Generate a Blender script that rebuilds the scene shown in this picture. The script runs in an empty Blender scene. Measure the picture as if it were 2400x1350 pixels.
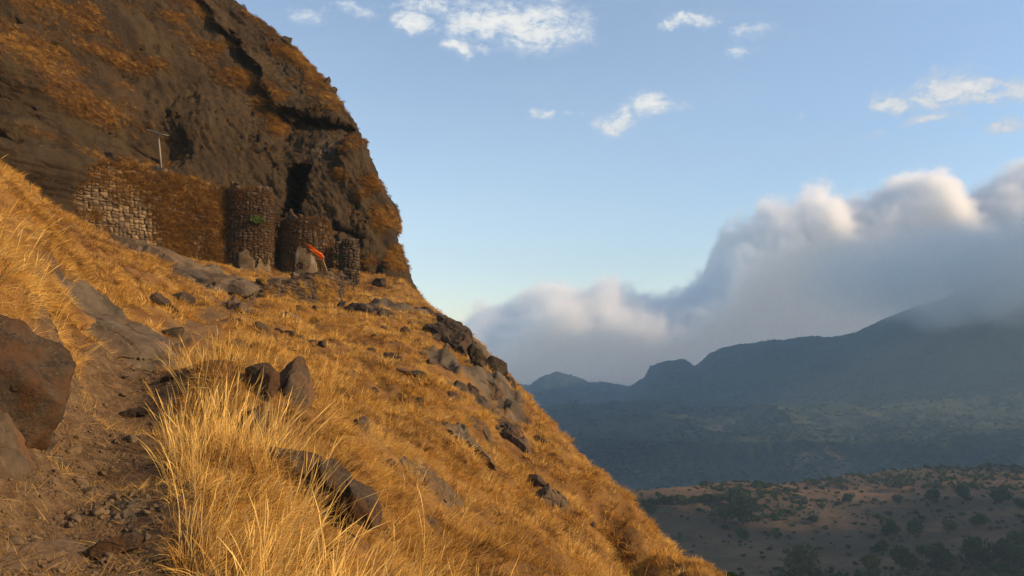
import bpy, bmesh, math, random
import numpy as np
from mathutils import Vector, Matrix, Euler

S = bpy.context.scene
R = math.radians
rng = np.random.default_rng(7)
random.seed(7)

# ------------------------------------------------------------------ camera
F = 1884.0                       # focal length in pixels of the 2400 px wide photograph
PITCH = math.atan(125.0 / F)     # the eye-level horizon lies 125 px under the picture centre
cam_d = bpy.data.cameras.new('camera')
cam_d.sensor_width = 36.0
cam_d.lens = 36.0 * F / 2400.0
cam_d.clip_start = 0.05
cam_d.clip_end = 60000
cam = bpy.data.objects.new('camera', cam_d)
cam.rotation_euler = (R(90) + PITCH, 0, 0)
S.collection.objects.link(cam)
S.camera = cam

# ------------------------------------------------------------------ sun, sky, exposure
SUN_AZ, SUN_EL = R(80), R(25)    # azimuth from "towards the camera" round to the right
to_sun = Vector((math.sin(SUN_AZ) * math.cos(SUN_EL), -math.cos(SUN_AZ) * math.cos(SUN_EL), math.sin(SUN_EL)))
sun_d = bpy.data.lights.new('sun', 'SUN')
sun_d.energy = 5.0
sun_d.angle = R(0.5)
sun_d.color = (1.0, 0.69, 0.37)
sun = bpy.data.objects.new('sun', sun_d)
sun.rotation_euler = to_sun.to_track_quat('Z', 'Y').to_euler()
sun.location = to_sun * 200
S.collection.objects.link(sun)

world = bpy.data.worlds.new('World')
S.world = world
world.use_nodes = True
WT = world.node_tree
WT.nodes.clear()

S.view_settings.view_transform = 'Standard'
S.view_settings.look = 'None'
S.view_settings.gamma = 1.0
S.view_settings.use_curve_mapping = False
S.view_settings.exposure = 0.45
S.cycles.max_bounces = 9
S.cycles.diffuse_bounces = 2
S.cycles.glossy_bounces = 1
S.cycles.transmission_bounces = 2
S.cycles.transparent_max_bounces = 8
S.cycles.volume_bounces = 8
S.cycles.use_denoising = True
S.cycles.denoising_prefilter = 'FAST'
S.cycles.sample_clamp_indirect = 4.0
S.cycles.use_adaptive_sampling = True
S.cycles.adaptive_threshold = 0.008


# ------------------------------------------------------------------ node helper
class NT:
    def __init__(self, tree):
        self.t = tree

    def n(self, kind, **kw):
        nd = self.t.nodes.new(kind)
        for k, v in kw.items():
            if k.startswith('i_'):
                key = k[2:]
                key = int(key) if key.isdigit() else key.replace('__', ' ')
                self.inp(nd, key, v)
            else:
                setattr(nd, k, v)
        return nd

    def inp(self, nd, key, v):
        s = nd.inputs[key]
        if isinstance(v, bpy.types.NodeSocket):
            self.t.links.new(v, s)
        elif isinstance(v, bpy.types.Node):
            self.t.links.new(v.outputs[0], s)
        else:
            s.default_value = v

    def math(self, op, a, b=None, c=None, clamp=False):
        nd = self.t.nodes.new('ShaderNodeMath')
        nd.operation = op
        nd.use_clamp = clamp
        for i, v in enumerate((a, b, c)):
            if v is not None:
                self.inp(nd, i, v)
        return nd.outputs[0]

    def ramp(self, fac, stops, interp='LINEAR'):
        nd = self.t.nodes.new('ShaderNodeValToRGB')
        nd.color_ramp.interpolation = interp
        el = nd.color_ramp.elements
        while len(el) > len(stops):
            el.remove(el[-1])
        while len(el) < len(stops):
            el.new(1.0)
        for e, (p, c) in zip(el, stops):
            e.position = p
            e.color = (c, c, c, 1) if isinstance(c, (int, float)) else (*c, 1)
        self.inp(nd, 0, fac)
        return nd.outputs[0]

    def noise(self, vec, scale, detail=6, rough=0.6, dist=0.0):
        nd = self.n('ShaderNodeTexNoise')
        if vec is not None:
            self.inp(nd, 'Vector', vec)
        self.inp(nd, 'Scale', scale)
        self.inp(nd, 'Detail', detail)
        self.inp(nd, 'Roughness', rough)
        self.inp(nd, 'Distortion', dist)
        return nd.outputs[0]

    def mix(self, fac, a, b, blend='MIX'):
        nd = self.t.nodes.new('ShaderNodeMix')
        nd.data_type = 'RGBA'
        nd.blend_type = blend
        nd.clamp_factor = True
        for idx, v in ((0, fac), (6, a), (7, b)):
            if isinstance(v, tuple) and len(v) == 3:
                v = (*v, 1)
            self.inp(nd, idx, v)
        return nd.outputs[2]

    def smooth(self, x, a, b):
        nd = self.t.nodes.new('ShaderNodeMapRange')
        nd.interpolation_type = 'SMOOTHSTEP'
        self.inp(nd, 0, x)
        self.inp(nd, 1, a)
        self.inp(nd, 2, b)
        return nd.outputs[0]

    def mapping(self, vec, scale=(1, 1, 1), rot=(0, 0, 0)):
        nd = self.n('ShaderNodeMapping')
        self.inp(nd, 'Vector', vec)
        nd.inputs['Scale'].default_value = scale
        nd.inputs['Rotation'].default_value = rot
        return nd.outputs[0]

    def attr(self, name, kind='GEOMETRY', out='Fac'):
        nd = self.n('ShaderNodeAttribute', attribute_name=name, attribute_type=kind)
        return nd.outputs[out]


def new_mat(name):
    m = bpy.data.materials.new(name)
    m.use_nodes = True
    m.node_tree.nodes.clear()
    nt = NT(m.node_tree)
    out = nt.n('ShaderNodeOutputMaterial')
    return m, nt, out


def principled(nt, out, color, rough=0.9, bump=None, bump_strength=0.5, bump_dist=0.1, spec=0.25, metallic=0.0):
    p = nt.n('ShaderNodeBsdfPrincipled')
    nt.inp(p, 'Base Color', (*color, 1) if isinstance(color, tuple) else color)
    nt.inp(p, 'Roughness', rough)
    nt.inp(p, 'Specular IOR Level', spec)
    nt.inp(p, 'Metallic', metallic)
    if bump is not None:
        b = nt.n('ShaderNodeBump')
        nt.inp(b, 'Height', bump)
        nt.inp(b, 'Strength', bump_strength)
        nt.inp(b, 'Distance', bump_dist)
        nt.inp(p, 'Normal', b.outputs[0])
    nt.inp(out, 0, p.outputs[0])
    return p


# ------------------------------------------------------------------ world: Nishita sky with small cumulus
w = NT(WT)
wout = w.n('ShaderNodeOutputWorld')
sky = w.n('ShaderNodeTexSky', sky_type='NISHITA', sun_disc=False)
sky.sun_elevation = SUN_EL
sky.sun_rotation = math.atan2(to_sun.x, to_sun.y)
sky.air_density = 1.0
sky.dust_density = 0.8
sky.ozone_density = 0.35
sky.altitude = 900
SKY_STRENGTH = 0.15
bg = w.n('ShaderNodeBackground')
w.inp(bg, 'Strength', SKY_STRENGTH)
# direction -> azimuth / elevation in degrees
tc = w.n('ShaderNodeTexCoord').outputs['Generated']
sep = w.n('ShaderNodeSeparateXYZ')
w.inp(sep, 0, tc)
azi = w.math('MULTIPLY', w.math('ARCTAN2', sep.outputs[0], sep.outputs[1]), 57.2958)
ele = w.math('MULTIPLY', w.math('ARCSINE', sep.outputs[2]), 57.2958)


def azel(px, py):
    v = Vector((0, math.cos(PITCH), math.sin(PITCH))) + Vector((1, 0, 0)) * ((px - 1200) / F) + \
        Vector((0, -math.sin(PITCH), math.cos(PITCH))) * ((675 - py) / F)
    v.normalize()
    return math.degrees(math.atan2(v.x, v.y)), math.degrees(math.asin(v.z))


# cumulus puffs: azimuth, elevation, half width, half height (degrees), strength
PUFFS = []
for px, py, rx, ry, s in [
        (965, 52, 52, 34, 1.0), (1085, 112, 40, 20, .95), (1150, 50, 120, 50, 1.0), (1250, 60, 130, 60, 1.0), (1330, 70, 70, 40, .8),
        (1010, 10, 120, 22, .7), (830, 22, 60, 22, .62), (715, 38, 50, 20, .58), (1595, 54, 55, 20, .92), (1755, 75, 60, 26, .62), (1725, 125, 45, 16, .62),
        (1525, 243, 75, 30, .95), (1440, 290, 55, 28, .95), (1272, 260, 26, 13, .85), (1340, 268, 30, 8, .5), (2215, 212, 105, 45, 1.0), (2340, 215, 110, 32, .95),
        (2090, 240, 45, 22, .85), (2185, 285, 80, 22, .7), (2340, 292, 60, 22, .8), (1890, 276, 20, 9, .55), (2040, 325, 70, 12, .45),
        (2320, 165, 60, 16, .4), (2560, 250, 120, 50, .9), (2700, 120, 160, 40, .8), (-300, 200, 200, 60, .7), (500, -200, 180, 60, .8), (1500, -260, 220, 70, .9)]:
    a0, e0 = azel(px, py)
    a1, _ = azel(px + rx, py)
    _, e1 = azel(px, py - ry)
    PUFFS.append((a0, e0, a1 - a0, e1 - e0, s))
wx = w.noise(tc, 26.0, 4, .6)
wy = w.noise(w.mapping(tc, (1, 1, 1), (.7, .4, 1.1)), 26.0, 4, .6)
pazi = w.math('ADD', azi, w.math('MULTIPLY_ADD', wx, 5.0, -2.5))
pele = w.math('ADD', ele, w.math('MULTIPLY_ADD', wy, 2.6, -1.3))
field = None
for a0, e0, ra, re, s in PUFFS:
    dx = w.math('MULTIPLY_ADD', pazi, 1 / ra, -a0 / ra)
    dy = w.math('MULTIPLY_ADD', pele, 1 / re, -e0 / re)
    d2 = w.math('MULTIPLY_ADD', dx, dx, w.math('MULTIPLY', dy, dy))
    g = w.math('MULTIPLY', w.math('POWER', 2.718, w.math('MULTIPLY', d2, -0.9)), s)
    field = g if field is None else w.math('MAXIMUM', field, g)
# elsewhere in the sky the same sparse puffs go on, away from the part described above
comb = w.n('ShaderNodeCombineXYZ')
w.inp(comb, 0, azi)
w.inp(comb, 1, w.math('MULTIPLY', ele, 1.8))
cvec = comb.outputs[0]
behind = w.smooth(w.math('ABSOLUTE', azi), 45, 70)
far_noise = w.smooth(w.noise(cvec, 0.035, 3, 0.5), 0.52, 0.75)
field = w.math('MAXIMUM', field, w.math('MULTIPLY', behind, far_noise))
n1 = w.noise(cvec, 0.62, 9, 0.66, 0.4)
n2 = w.noise(cvec, 1.9, 8, 0.68, 0.4)
nn = w.math('ADD', w.math('MULTIPLY', n1, 0.72), w.math('MULTIPLY', n2, 0.28))
dens = w.math('MULTIPLY_ADD', field, w.math('MULTIPLY_ADD', nn, 5.2, -1.45), -0.04)
cover = w.smooth(dens, 0.12, 1.0)
wisp = w.math('MULTIPLY', w.smooth(w.noise(w.mapping(cvec, (0.5, 1.2, 1)), 0.12, 7, 0.65, 0.5), 0.48, 0.85), 0.22)
cover = w.math('MAXIMUM', cover, wisp)
ctone = w.ramp(w.smooth(dens, 0.25, 1.9), [(0, (3.0, 3.4, 3.9)), (0.5, (4.0, 4.1, 4.15)), (1, (4.9, 4.8, 4.5))])  # lit and shaded cloud tones painted in by density
col = w.mix(cover, sky.outputs[0], ctone)
w.inp(bg, 0, col)
w.inp(wout, 0, bg.outputs[0])


# ------------------------------------------------------------------ helpers
def P(px, py, Y):
    """world point at forward distance Y that stands where the photograph shows pixel (px, py)"""
    fwd = np.array([0, math.cos(PITCH), math.sin(PITCH)])
    up = np.array([0, -math.sin(PITCH), math.cos(PITCH)])
    d = fwd + np.array([1.0, 0, 0]) * ((px - 1200) / F) + up * ((675 - py) / F)
    return d * (Y / d[1])


def _h(ix, iy, iz, seed):
    n = (ix * 374761393 + iy * 668265263 + iz * 1440662683 + seed * 974634777) & 0xffffffff
    n = ((n ^ (n >> 13)) * 1274126177) & 0xffffffff
    n = ((n ^ (n >> 16)) * 2246822519) & 0xffffffff
    return ((n ^ (n >> 15)) & 0xffff) / 32767.5 - 1.0


def vnoise(p, seed=0):
    p = np.asarray(p, float)
    i = np.floor(p).astype(np.int64)
    f = p - i
    u = f * f * f * (f * (f * 6 - 15) + 10)
    x, y, z = i[..., 0], i[..., 1], i[..., 2]
    r = 0
    for dx in (0, 1):
        wx = u[..., 0] if dx else 1 - u[..., 0]
        for dy in (0, 1):
            wy = u[..., 1] if dy else 1 - u[..., 1]
            for dz in (0, 1):
                wz = u[..., 2] if dz else 1 - u[..., 2]
                r = r + wx * wy * wz * _h(x + dx, y + dy, z + dz, seed)
    return r


def fbm(p, octaves=4, seed=0, gain=0.5, lac=2.03):
    p = np.asarray(p, float)
    a, t, r = 1.0, 0.0, 0
    for o in range(octaves):
        r = r + a * vnoise(p, seed + o * 17)
        t += a
        a *= gain
        p = p * lac + 3.7
    return r / t


def ridged(p, octaves=4, seed=0, gain=0.5, lac=2.03):
    p = np.asarray(p, float)
    a, t, r = 1.0, 0.0, 0
    for o in range(octaves):
        r = r + a * (1 - np.abs(vnoise(p, seed + o * 17)) * 2)
        t += a
        a *= gain
        p = p * lac + 1.3
    return r / t


def sstep(x, a, b):
    t = np.clip((x - a) / (b - a), 0, 1)
    return t * t * (3 - 2 * t)


class RBF:
    """smooth surface through scattered points: value over a 2-D plane"""
    def __init__(self, pts, vals, c=1.0, lam=1e-3):
        self.p = np.asarray(pts, float)
        v = np.asarray(vals, float)
        n = len(v)
        self.c = c
        d = np.linalg.norm(self.p[:, None] - self.p[None], axis=2)
        A = -np.sqrt(d * d + c * c) + np.eye(n) * lam
        Q = np.c_[np.ones(n), self.p]
        M = np.block([[A, Q], [Q.T, np.zeros((3, 3))]])
        sol = np.linalg.solve(M, np.r_[v, np.zeros(3)])
        self.w, self.q = sol[:n], sol[n:]

    def __call__(self, x, y):
        sh = np.shape(x)
        x, y = np.ravel(x), np.ravel(y)
        out = np.empty(len(x))
        for s in range(0, len(x), 20000):
            xs, ys = x[s:s + 20000], y[s:s + 20000]
            d2 = (xs[:, None] - self.p[None, :, 0]) ** 2 + (ys[:, None] - self.p[None, :, 1]) ** 2
            out[s:s + 20000] = -np.sqrt(d2 + self.c ** 2) @ self.w + self.q[0] + self.q[1] * xs + self.q[2] * ys
        return out.reshape(sh)


def mesh_np(name, verts, faces, mat=None, smooth=True, attrs=None):
    me = bpy.data.meshes.new(name)
    verts = np.asarray(verts, float)
    if isinstance(faces, np.ndarray):
        nf, k = faces.shape
        me.vertices.add(len(verts))
        me.vertices.foreach_set('co', verts.ravel())
        me.loops.add(nf * k)
        me.loops.foreach_set('vertex_index', faces.ravel().astype(np.int32))
        me.polygons.add(nf)
        me.polygons.foreach_set('loop_start', np.arange(0, nf * k, k, dtype=np.int32))
        me.update(calc_edges=True)
    else:
        me.from_pydata([tuple(v) for v in verts], [], faces)
    if smooth:
        me.polygons.foreach_set('use_smooth', np.ones(len(me.polygons), bool))
    if attrs:
        for k, v in attrs.items():
            a = me.attributes.new(k, 'FLOAT', 'POINT')
            a.data.foreach_set('value', np.asarray(v, np.float32).ravel())
    if mat:
        me.materials.append(mat)
    me.update()
    return me


def link(name, data, parent=None, loc=None, **tags):
    o = bpy.data.objects.new(name, data)
    S.collection.objects.link(o)
    if parent is not None:
        o.parent = parent
    if loc is not None:
        o.location = loc
    for k, v in tags.items():
        o[k] = v
    return o


def grid_faces(nr, nc):
    i = np.arange(nr - 1)[:, None] * nc + np.arange(nc - 1)[None]
    return np.stack([i, i + 1, i + nc + 1, i + nc], -1).reshape(-1, 4)


# ------------------------------------------------------------------ materials
def rock_material(name, dark, mid, pale, rust, scale=1.0, rust_amt=0.5, pale_amt=0.4, bump=0.6, dist=0.1, stretch=(1, 1, 1), rust_lo=0.47):
    m, nt, out = new_mat(name)
    pos = nt.n('ShaderNodeNewGeometry').outputs['Position']
    v = nt.mapping(pos, tuple(s * scale for s in stretch))
    a = nt.noise(v, 1.0, 8, 0.65, 0.3)
    b = nt.noise(v, 4.5, 8, 0.7)
    c = nt.noise(v, 0.45, 5, 0.6, 0.6)
    col = nt.mix(nt.smooth(a, 0.35, 0.65), dark, mid)
    col = nt.mix(nt.math('MULTIPLY', nt.smooth(b, 0.48, 0.72), pale_amt), col, pale)
    col = nt.mix(nt.math('MULTIPLY', nt.smooth(nt.math('ADD', nt.math('MULTIPLY', c, .7), nt.math('MULTIPLY', b, .3)), rust_lo, rust_lo + .15), rust_amt), col, rust)
    fine = nt.noise(v, 14, 8, 0.75)
    h = nt.math('ADD', nt.math('MULTIPLY', b, 0.7), nt.math('MULTIPLY', fine, 0.3))
    principled(nt, out, col, 0.92, h, bump, dist, 0.2)
    return m


M = {}
M['boulder'] = rock_material('boulder_rock', (0.038, 0.027, 0.017), (0.08, 0.057, 0.036), (0.17, 0.128, 0.082), (0.15, 0.065, 0.024), 2.2, 0.55, 0.4, 0.8, 0.04)
M['dark_boulder'] = rock_material('dark_basalt', (0.022, 0.0155, 0.010), (0.048, 0.034, 0.021), (0.11, 0.08, 0.05), (0.10, 0.048, 0.022), 1.6, 0.35, 0.25, 0.8, 0.05)
M['slab'] = rock_material('smooth_slab_rock', (0.058, 0.040, 0.024), (0.105, 0.076, 0.046), (0.20, 0.15, 0.093), (0.16, 0.085, 0.035), 1.6, 0.35, 0.5, 0.7, 0.05)
M['rusty'] = rock_material('rust_lichen_rock', (0.030, 0.021, 0.014), (0.075, 0.05, 0.029), (0.17, 0.125, 0.075), (0.088, 0.040, 0.015), 6.0, 0.85, 0.6, 1.0, 0.05, rust_lo=0.44)
M['masonry'] = None


def cliff_material():
    m, nt, out = new_mat('cliff_rock')
    pos = nt.n('ShaderNodeNewGeometry').outputs['Position']
    v = nt.mapping(pos, (0.5, 0.5, 0.22), (0, R(-18), 0))
    a = nt.noise(v, 0.55, 9, 0.66, 0.4)
    b = nt.noise(v, 3.2, 9, 0.7, 0.2)
    c = nt.noise(pos, 0.17, 6, 0.62, 0.5)
    d = nt.noise(pos, 1.6, 8, 0.75)
    col = nt.mix(nt.smooth(a, 0.36, 0.66), (0.031, 0.0190, 0.0085), (0.066, 0.0425, 0.0190))
    col = nt.mix(nt.math('MULTIPLY', nt.smooth(b, 0.5, 0.78), 0.45), col, (0.11, 0.074, 0.036))
    veg = nt.attr('veg')
    f = nt.math('ADD', nt.math('MULTIPLY', c, 0.5), nt.math('MULTIPLY', d, 0.5))
    f = nt.math('ADD', f, nt.math('MULTIPLY', veg, 0.24))
    col = nt.mix(nt.math('MULTIPLY', nt.smooth(f, 0.56, 0.72), 0.7), col, (0.11, 0.052, 0.017))
    pale = nt.attr('pale')
    col = nt.mix(nt.math('MULTIPLY', pale, nt.smooth(d, 0.5, 0.66)), col, (0.30, 0.25, 0.18))
    h = nt.math('ADD', nt.math('MULTIPLY', b, 0.6), nt.math('MULTIPLY', d, 0.4))
    principled(nt, out, col, 0.93, h, 1.0, 0.9, 0.2)
    return m


M['cliff'] = cliff_material()


def hill_material():
    m, nt, out = new_mat('hillside_ground')
    pos = nt.n('ShaderNodeNewGeometry').outputs['Position']
    a = nt.noise(pos, 0.9, 8, 0.65, 0.2)
    b = nt.noise(pos, 7.0, 8, 0.72)
    c = nt.noise(pos, 38.0, 5, 0.7)
    col = nt.mix(nt.smooth(a, 0.36, 0.64), (0.11, 0.052, 0.016), (0.21, 0.11, 0.032))
    col = nt.mix(nt.math('MULTIPLY', nt.smooth(b, 0.5, 0.7), 0.6), col, (0.12, 0.062, 0.024))
    soil = nt.mix(nt.smooth(b, 0.38, 0.66), (0.068, 0.040, 0.020), (0.145, 0.092, 0.047))
    soil = nt.mix(nt.math('MULTIPLY', nt.smooth(c, 0.52, 0.7), 0.55), soil, (0.21, 0.145, 0.08))
    rock = nt.mix(nt.smooth(a, 0.38, 0.62), (0.05, 0.038, 0.026), (0.105, 0.08, 0.053))
    rock = nt.mix(nt.math('MULTIPLY', nt.smooth(b, 0.5, 0.75), 0.6), rock, (0.18, 0.14, 0.09))
    col = nt.mix(nt.attr('rocky'), col, rock)
    col = nt.mix(nt.attr('path'), col, soil)
    h = nt.math('ADD', nt.math('MULTIPLY', b, 0.65), nt.math('MULTIPLY', c, 0.35))
    principled(nt, out, col, 0.95, h, 0.9, 0.06, 0.15)
    return m


M['hill'] = hill_material()


def grass_material(name, ramp, transl=0.35):
    m, nt, out = new_mat(name)
    t = nt.attr('tint', 'INSTANCER')
    rnd = nt.n('ShaderNodeNewGeometry').outputs['Random Per Island']
    f = nt.math('ADD', nt.math('MULTIPLY', t, 0.55), nt.math('MULTIPLY', rnd, 0.52))
    col = nt.ramp(f, ramp)
    d = nt.n('ShaderNodeBsdfDiffuse')
    nt.inp(d, 0, col)
    tr = nt.n('ShaderNodeBsdfTranslucent')
    nt.inp(tr, 0, col)
    g = nt.n('ShaderNodeBsdfGlossy')
    nt.inp(g, 'Roughness', 0.45)
    nt.inp(g, 'Color', (0.8, 0.75, 0.6, 1))
    mx = nt.n('ShaderNodeMixShader')
    nt.inp(mx, 0, transl)
    nt.inp(mx, 1, d.outputs[0])
    nt.inp(mx, 2, tr.outputs[0])
    mx2 = nt.n('ShaderNodeMixShader')
    nt.inp(mx2, 0, 0.012)
    nt.inp(mx2, 1, mx.outputs[0])
    nt.inp(mx2, 2, g.outputs[0])
    nt.inp(out, 0, mx2.outputs[0])
    return m


M['grass'] = grass_material('dry_grass', [(0.0, (0.16, 0.058, 0.010)), (0.3, (0.36, 0.165, 0.028)), (0.6, (0.57, 0.305, 0.060)), (1.0, (0.82, 0.56, 0.185))])
M['brush'] = grass_material('rusty_brush', [(0.0, (0.080, 0.036, 0.012)), (0.5, (0.19, 0.090, 0.025)), (1.0, (0.38, 0.20, 0.055))], 0.25)

# ------------------------------------------------------------------ THE LOWER HILLSIDE (a height field z = f(x, y))
HP = [  # pixel x, pixel y, forward distance of points on the ground
    # path, from the photographer's feet up to the gate
    (120, 1350, 5.2), (0, 1300, 5.4), (200, 1200, 6.6), (150, 1100, 7.6), (250, 1030, 9.8), (300, 960, 12.0), (330, 905, 15.0),
    (300, 840, 18.0), (420, 850, 19.0), (470, 770, 24.0), (550, 722, 31.0), (600, 705, 42), (640, 680, 58), (650, 668, 69), (700, 670, 70),
    # grassy shoulder right of the path and the slope below it
    (330, 1330, 5.6), (380, 1150, 6.9), (400, 1020, 9.0), (450, 880, 12.5), (470, 800, 17), (560, 800, 20),
    (600, 1350, 6.7), (800, 1350, 8.2), (1000, 1350, 10.6), (1200, 1350, 13.8), (1400, 1350, 17.6), (1560, 1350, 20.5),
    (600, 1100, 9.2), (800, 1100, 12.4), (1000, 1100, 17), (1200, 1100, 23), (1300, 1150, 24), (1350, 1250, 21.5),
    (600, 900, 14.5), (800, 900, 20.5), (1000, 900, 29), (1120, 950, 33), (1150, 900, 37),
    (700, 780, 28), (900, 790, 39), (1030, 800, 47), (800, 722, 48), (700, 735, 38), (940, 720, 60), (850, 695, 70), (900, 700, 70), (760, 715, 60), (700, 728, 50),
    # crest of the spur against the valley
    (1655, 1335, 22.0), (1500, 1225, 25.0), (1372, 1085, 28.5), (1245, 995, 35.5), (1210, 905, 41), (1140, 842, 46), (1095, 772, 54), (1012, 707, 66), (955, 668, 79), (930, 655, 88),
    # bank left of the path
    (60, 1000, 7.2), (130, 760, 9.5), (20, 780, 8.6), (100, 690, 12.5), (40, 600, 15), (0, 450, 18.5), (-30, 378, 22), (200, 630, 23), (110, 545, 26), (230, 740, 16),
    (300, 705, 22), (300, 625, 33), (60, 485, 31), (0, 388, 28), (130, 560, 38), (230, 600, 44), (-60, 345, 30), (330, 770, 20.5), (420, 700, 30), (450, 640, 52), (530, 635, 67), (590, 668, 65), (350, 600, 61), (170, 545, 56), (130, 500, 52), (20, 450, 42), (-80, 400, 44),
    (480, 675, 44), (380, 665, 38), (560, 672, 56), (760, 672, 74), (820, 690, 73),
]
CRESTPX = {(1655, 1335), (1500, 1225), (1372, 1085), (1245, 995), (1210, 905), (1140, 842), (1095, 772), (1012, 707), (1560, 1350), (1350, 1250), (1300, 1150)}
pts, vals = [], []
for px, py, Y in HP:
    p = P(px, py, Y)
    pts.append(p[:2])
    vals.append(p[2] - (0.3 if len(pts) > 47 and (px, py) in CRESTPX else 0.0))
CREST = np.array([P(px, py, Y) for px, py, Y in [(1800, 1470, 18.5), (1655, 1335, 22.0), (1500, 1225, 25.0), (1372, 1085, 28.5), (1245, 995, 35.5), (1210, 905, 41), (1140, 842, 46), (1095, 772, 54), (1012, 707, 66), (955, 668, 79), (930, 655, 88)]])
CREST = np.vstack([[9.5, 6.0, -7.6], CREST, CREST[-1] + [-6, 30, 1.0]])
for q in CREST:                                  # beyond the crest the spur drops away to the valley
    for dx, dz in ((4, -4.5), (10, -13), (24, -36), (60, -88), (90, -122)):
        pts.append((q[0] + dx, q[1] + dx * 0.25))
        vals.append(q[2] + dz)
for q in [(-1.0, 0.0, -1.6), (-1.5, 2.0, -1.6), (2.0, 0, -2.6), (2.2, 4, -3.5), (5.5, 8, -5.4), (5, 14, -5.2), (-6, 0, -0.6), (-9, 3, 0.8), (-12, 8, 2.2), (-25, 15, 6), (-45, 30, 11), (-55, 60, 14), (-45, 80, 12), (-30, 100, 8)]:
    pts.append(q[:2])
    vals.append(q[2])
hill_base = RBF(pts, vals, c=0.8, lam=4e-3)

PATH = np.array([P(px, py, Y)[:2] for px, py, Y in [(60, 1420, 4.6), (130, 1330, 5.3), (170, 1200, 6.6), (230, 1060, 9.0), (290, 970, 11.8), (325, 905, 15.0)]])
PATH = np.vstack([[-1.0, -1.0], [-2.2, 2.5], PATH])
PATHW = np.array([1.0, 1.0, 0.9, 0.8, 0.7, 0.62, 0.62, 0.55])
PATH2 = np.array([P(px, py, Y)[:2] for px, py, Y in [(325, 905, 15.0), (410, 855, 19), (450, 790, 23), (530, 735, 30), (600, 705, 42), (640, 655, 60), (660, 640, 70)]])


def poly_dist(x, y, poly, width=None):
    """distance to a polyline minus its half width"""
    best = np.full(np.shape(x), 1e9)
    for k in range(len(poly) - 1):
        a, b = poly[k], poly[k + 1]
        ab = b - a
        t = np.clip(((x - a[0]) * ab[0] + (y - a[1]) * ab[1]) / (ab @ ab), 0, 1)
        d = np.hypot(x - a[0] - t * ab[0], y - a[1] - t * ab[1])
        if width is not None:
            d = d - (width[k] + (width[k + 1] - width[k]) * t)
        best = np.minimum(best, d)
    return best


ROCKY = []      # bare rock areas of the slope: centre x, y, radius along, radius across, angle


def rocky_px(px, py, Y, ra, rb, ang, s=1.0):
    p = P(px, py, Y)
    ROCKY.append((p[0], p[1], ra, rb, ang, s))


for a in [(300, 800, 18.5, 2.6, 1.3, -0.5), (400, 850, 19, 1.6, 1.2, 0), (500, 640, 46, 7, 2.2, 1.9), (380, 615, 38, 4.5, 1.5, 1.9), (590, 660, 58, 4, 2.5, 1.6), (1090, 790, 50, 3.2, 2.2, 1.9), (1050, 745, 58, 2.6, 3, 1.9), (1190, 940, 37, 1.2, 4, 0.3),
          (1080, 870, 36, 2.2, 1.0, -0.5), (1160, 980, 32, 1.8, 1.6, -0.5), (860, 720, 54, 3.5, 1.5, 0.3), (90, 1230, 6.2, 0.8, 1.2, -.3), (60, 1330, 5.2, 1.2, 0.7, 0), (600, 760, 31, 1.8, .6, -.4)]:
    rocky_px(*a)


def rocky_mask(x, y):
    n = fbm(np.stack([x * 0.9, y * 0.9, x * 0], -1), 4, 31)
    m = np.zeros(np.shape(x))
    for cx, cy, ra, rb, ang, s in ROCKY:
        c, sn = math.cos(ang), math.sin(ang)
        u = ((x - cx) * c + (y - cy) * sn) / ra
        v = (-(x - cx) * sn + (y - cy) * c) / rb
        m = np.maximum(m, s * sstep(1.25 - np.hypot(u, v) + n * 0.8, 0.1, 0.45))
    return m


def path_mask(x, y):
    n = fbm(np.stack([x * 1.6, y * 1.6, x * 0 + 5], -1), 3, 12) * 0.35
    a = sstep(poly_dist(x, y, PATH, PATHW) + n, 0.25, -0.15)
    b = sstep(poly_dist(x, y, PATH2) - 0.5 + n, 0.3, -0.2) * 0.7
    return np.maximum(a, b)


GULLY = np.array([P(px, py, Y)[:2] for px, py, Y in [(1420, 1170, 25.5), (1480, 1260, 23.0), (1530, 1360, 20.5), (1560, 1450, 18)]])


def hill_z(x, y, want=False):
    x, y = np.asarray(x, float), np.asarray(y, float)
    z = hill_base(x, y)
    gd = poly_dist(x, y, GULLY)
    z = z - 1.25 * np.exp(-(gd / 0.8) ** 2)
    pm = path_mask(x, y)
    rk = rocky_mask(x, y)
    amp = np.clip(y / 30, 0.25, 1.0) * (1 - 0.5 * sstep(y, 45, 65))
    q = np.stack([x, y, z], -1)
    big = fbm(q * 0.28, 4, 3) * 0.75 * amp
    med = fbm(q * 1.1 + 9, 4, 8) * 0.27 * np.clip(y / 18, 0.5, 1.4)
    stepz = np.abs(ridged(q * np.array([0.5, 0.5, 0.8]), 4, 40)) * 0.5 * np.clip(y / 20, 0.25, 1.5)
    z = z + (big + med) * (1 - 0.85 * pm) + rk * (stepz - 0.15)
    z = z + pm * (fbm(q * 2.5, 4, 77) * 0.07 - 0.06)
    if want:
        return z, pm, rk
    return z


def build_hillside():
    ys = np.concatenate([np.linspace(-4, 3, 26), 3.0 * np.exp(np.linspace(0.01, math.log(118 / 3.0), 430))])
    u = np.concatenate([np.linspace(-1.9, -0.86, 46)[:-1], np.linspace(-0.86, 0.5, 460), np.linspace(0.5, 1, 40)[1:]])
    Y, U = np.meshgrid(ys, u, indexing='ij')
    half = 0.74 * np.maximum(Y, 0) + 5.0
    X = U * half
    # on the valley side the sheet runs on far beyond the crest, down to the plain
    ext = sstep(U, 0.45, 1.0)
    X = X + ext * (135 - 0.3 * np.clip(Y, 0, 120))
    Z, pm, rk = hill_z(X, Y, True)
    Z = np.maximum(Z, -135)
    me = mesh_np('hillside', np.stack([X, Y, Z], -1).reshape(-1, 3), grid_faces(*X.shape), M['hill'], True, {'path': pm, 'rocky': rk})
    return link('hillside', me, kind='structure', label='steep dry-grass hillside with a stony footpath below the cliff', category='hillside')


hillside = build_hillside()

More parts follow.
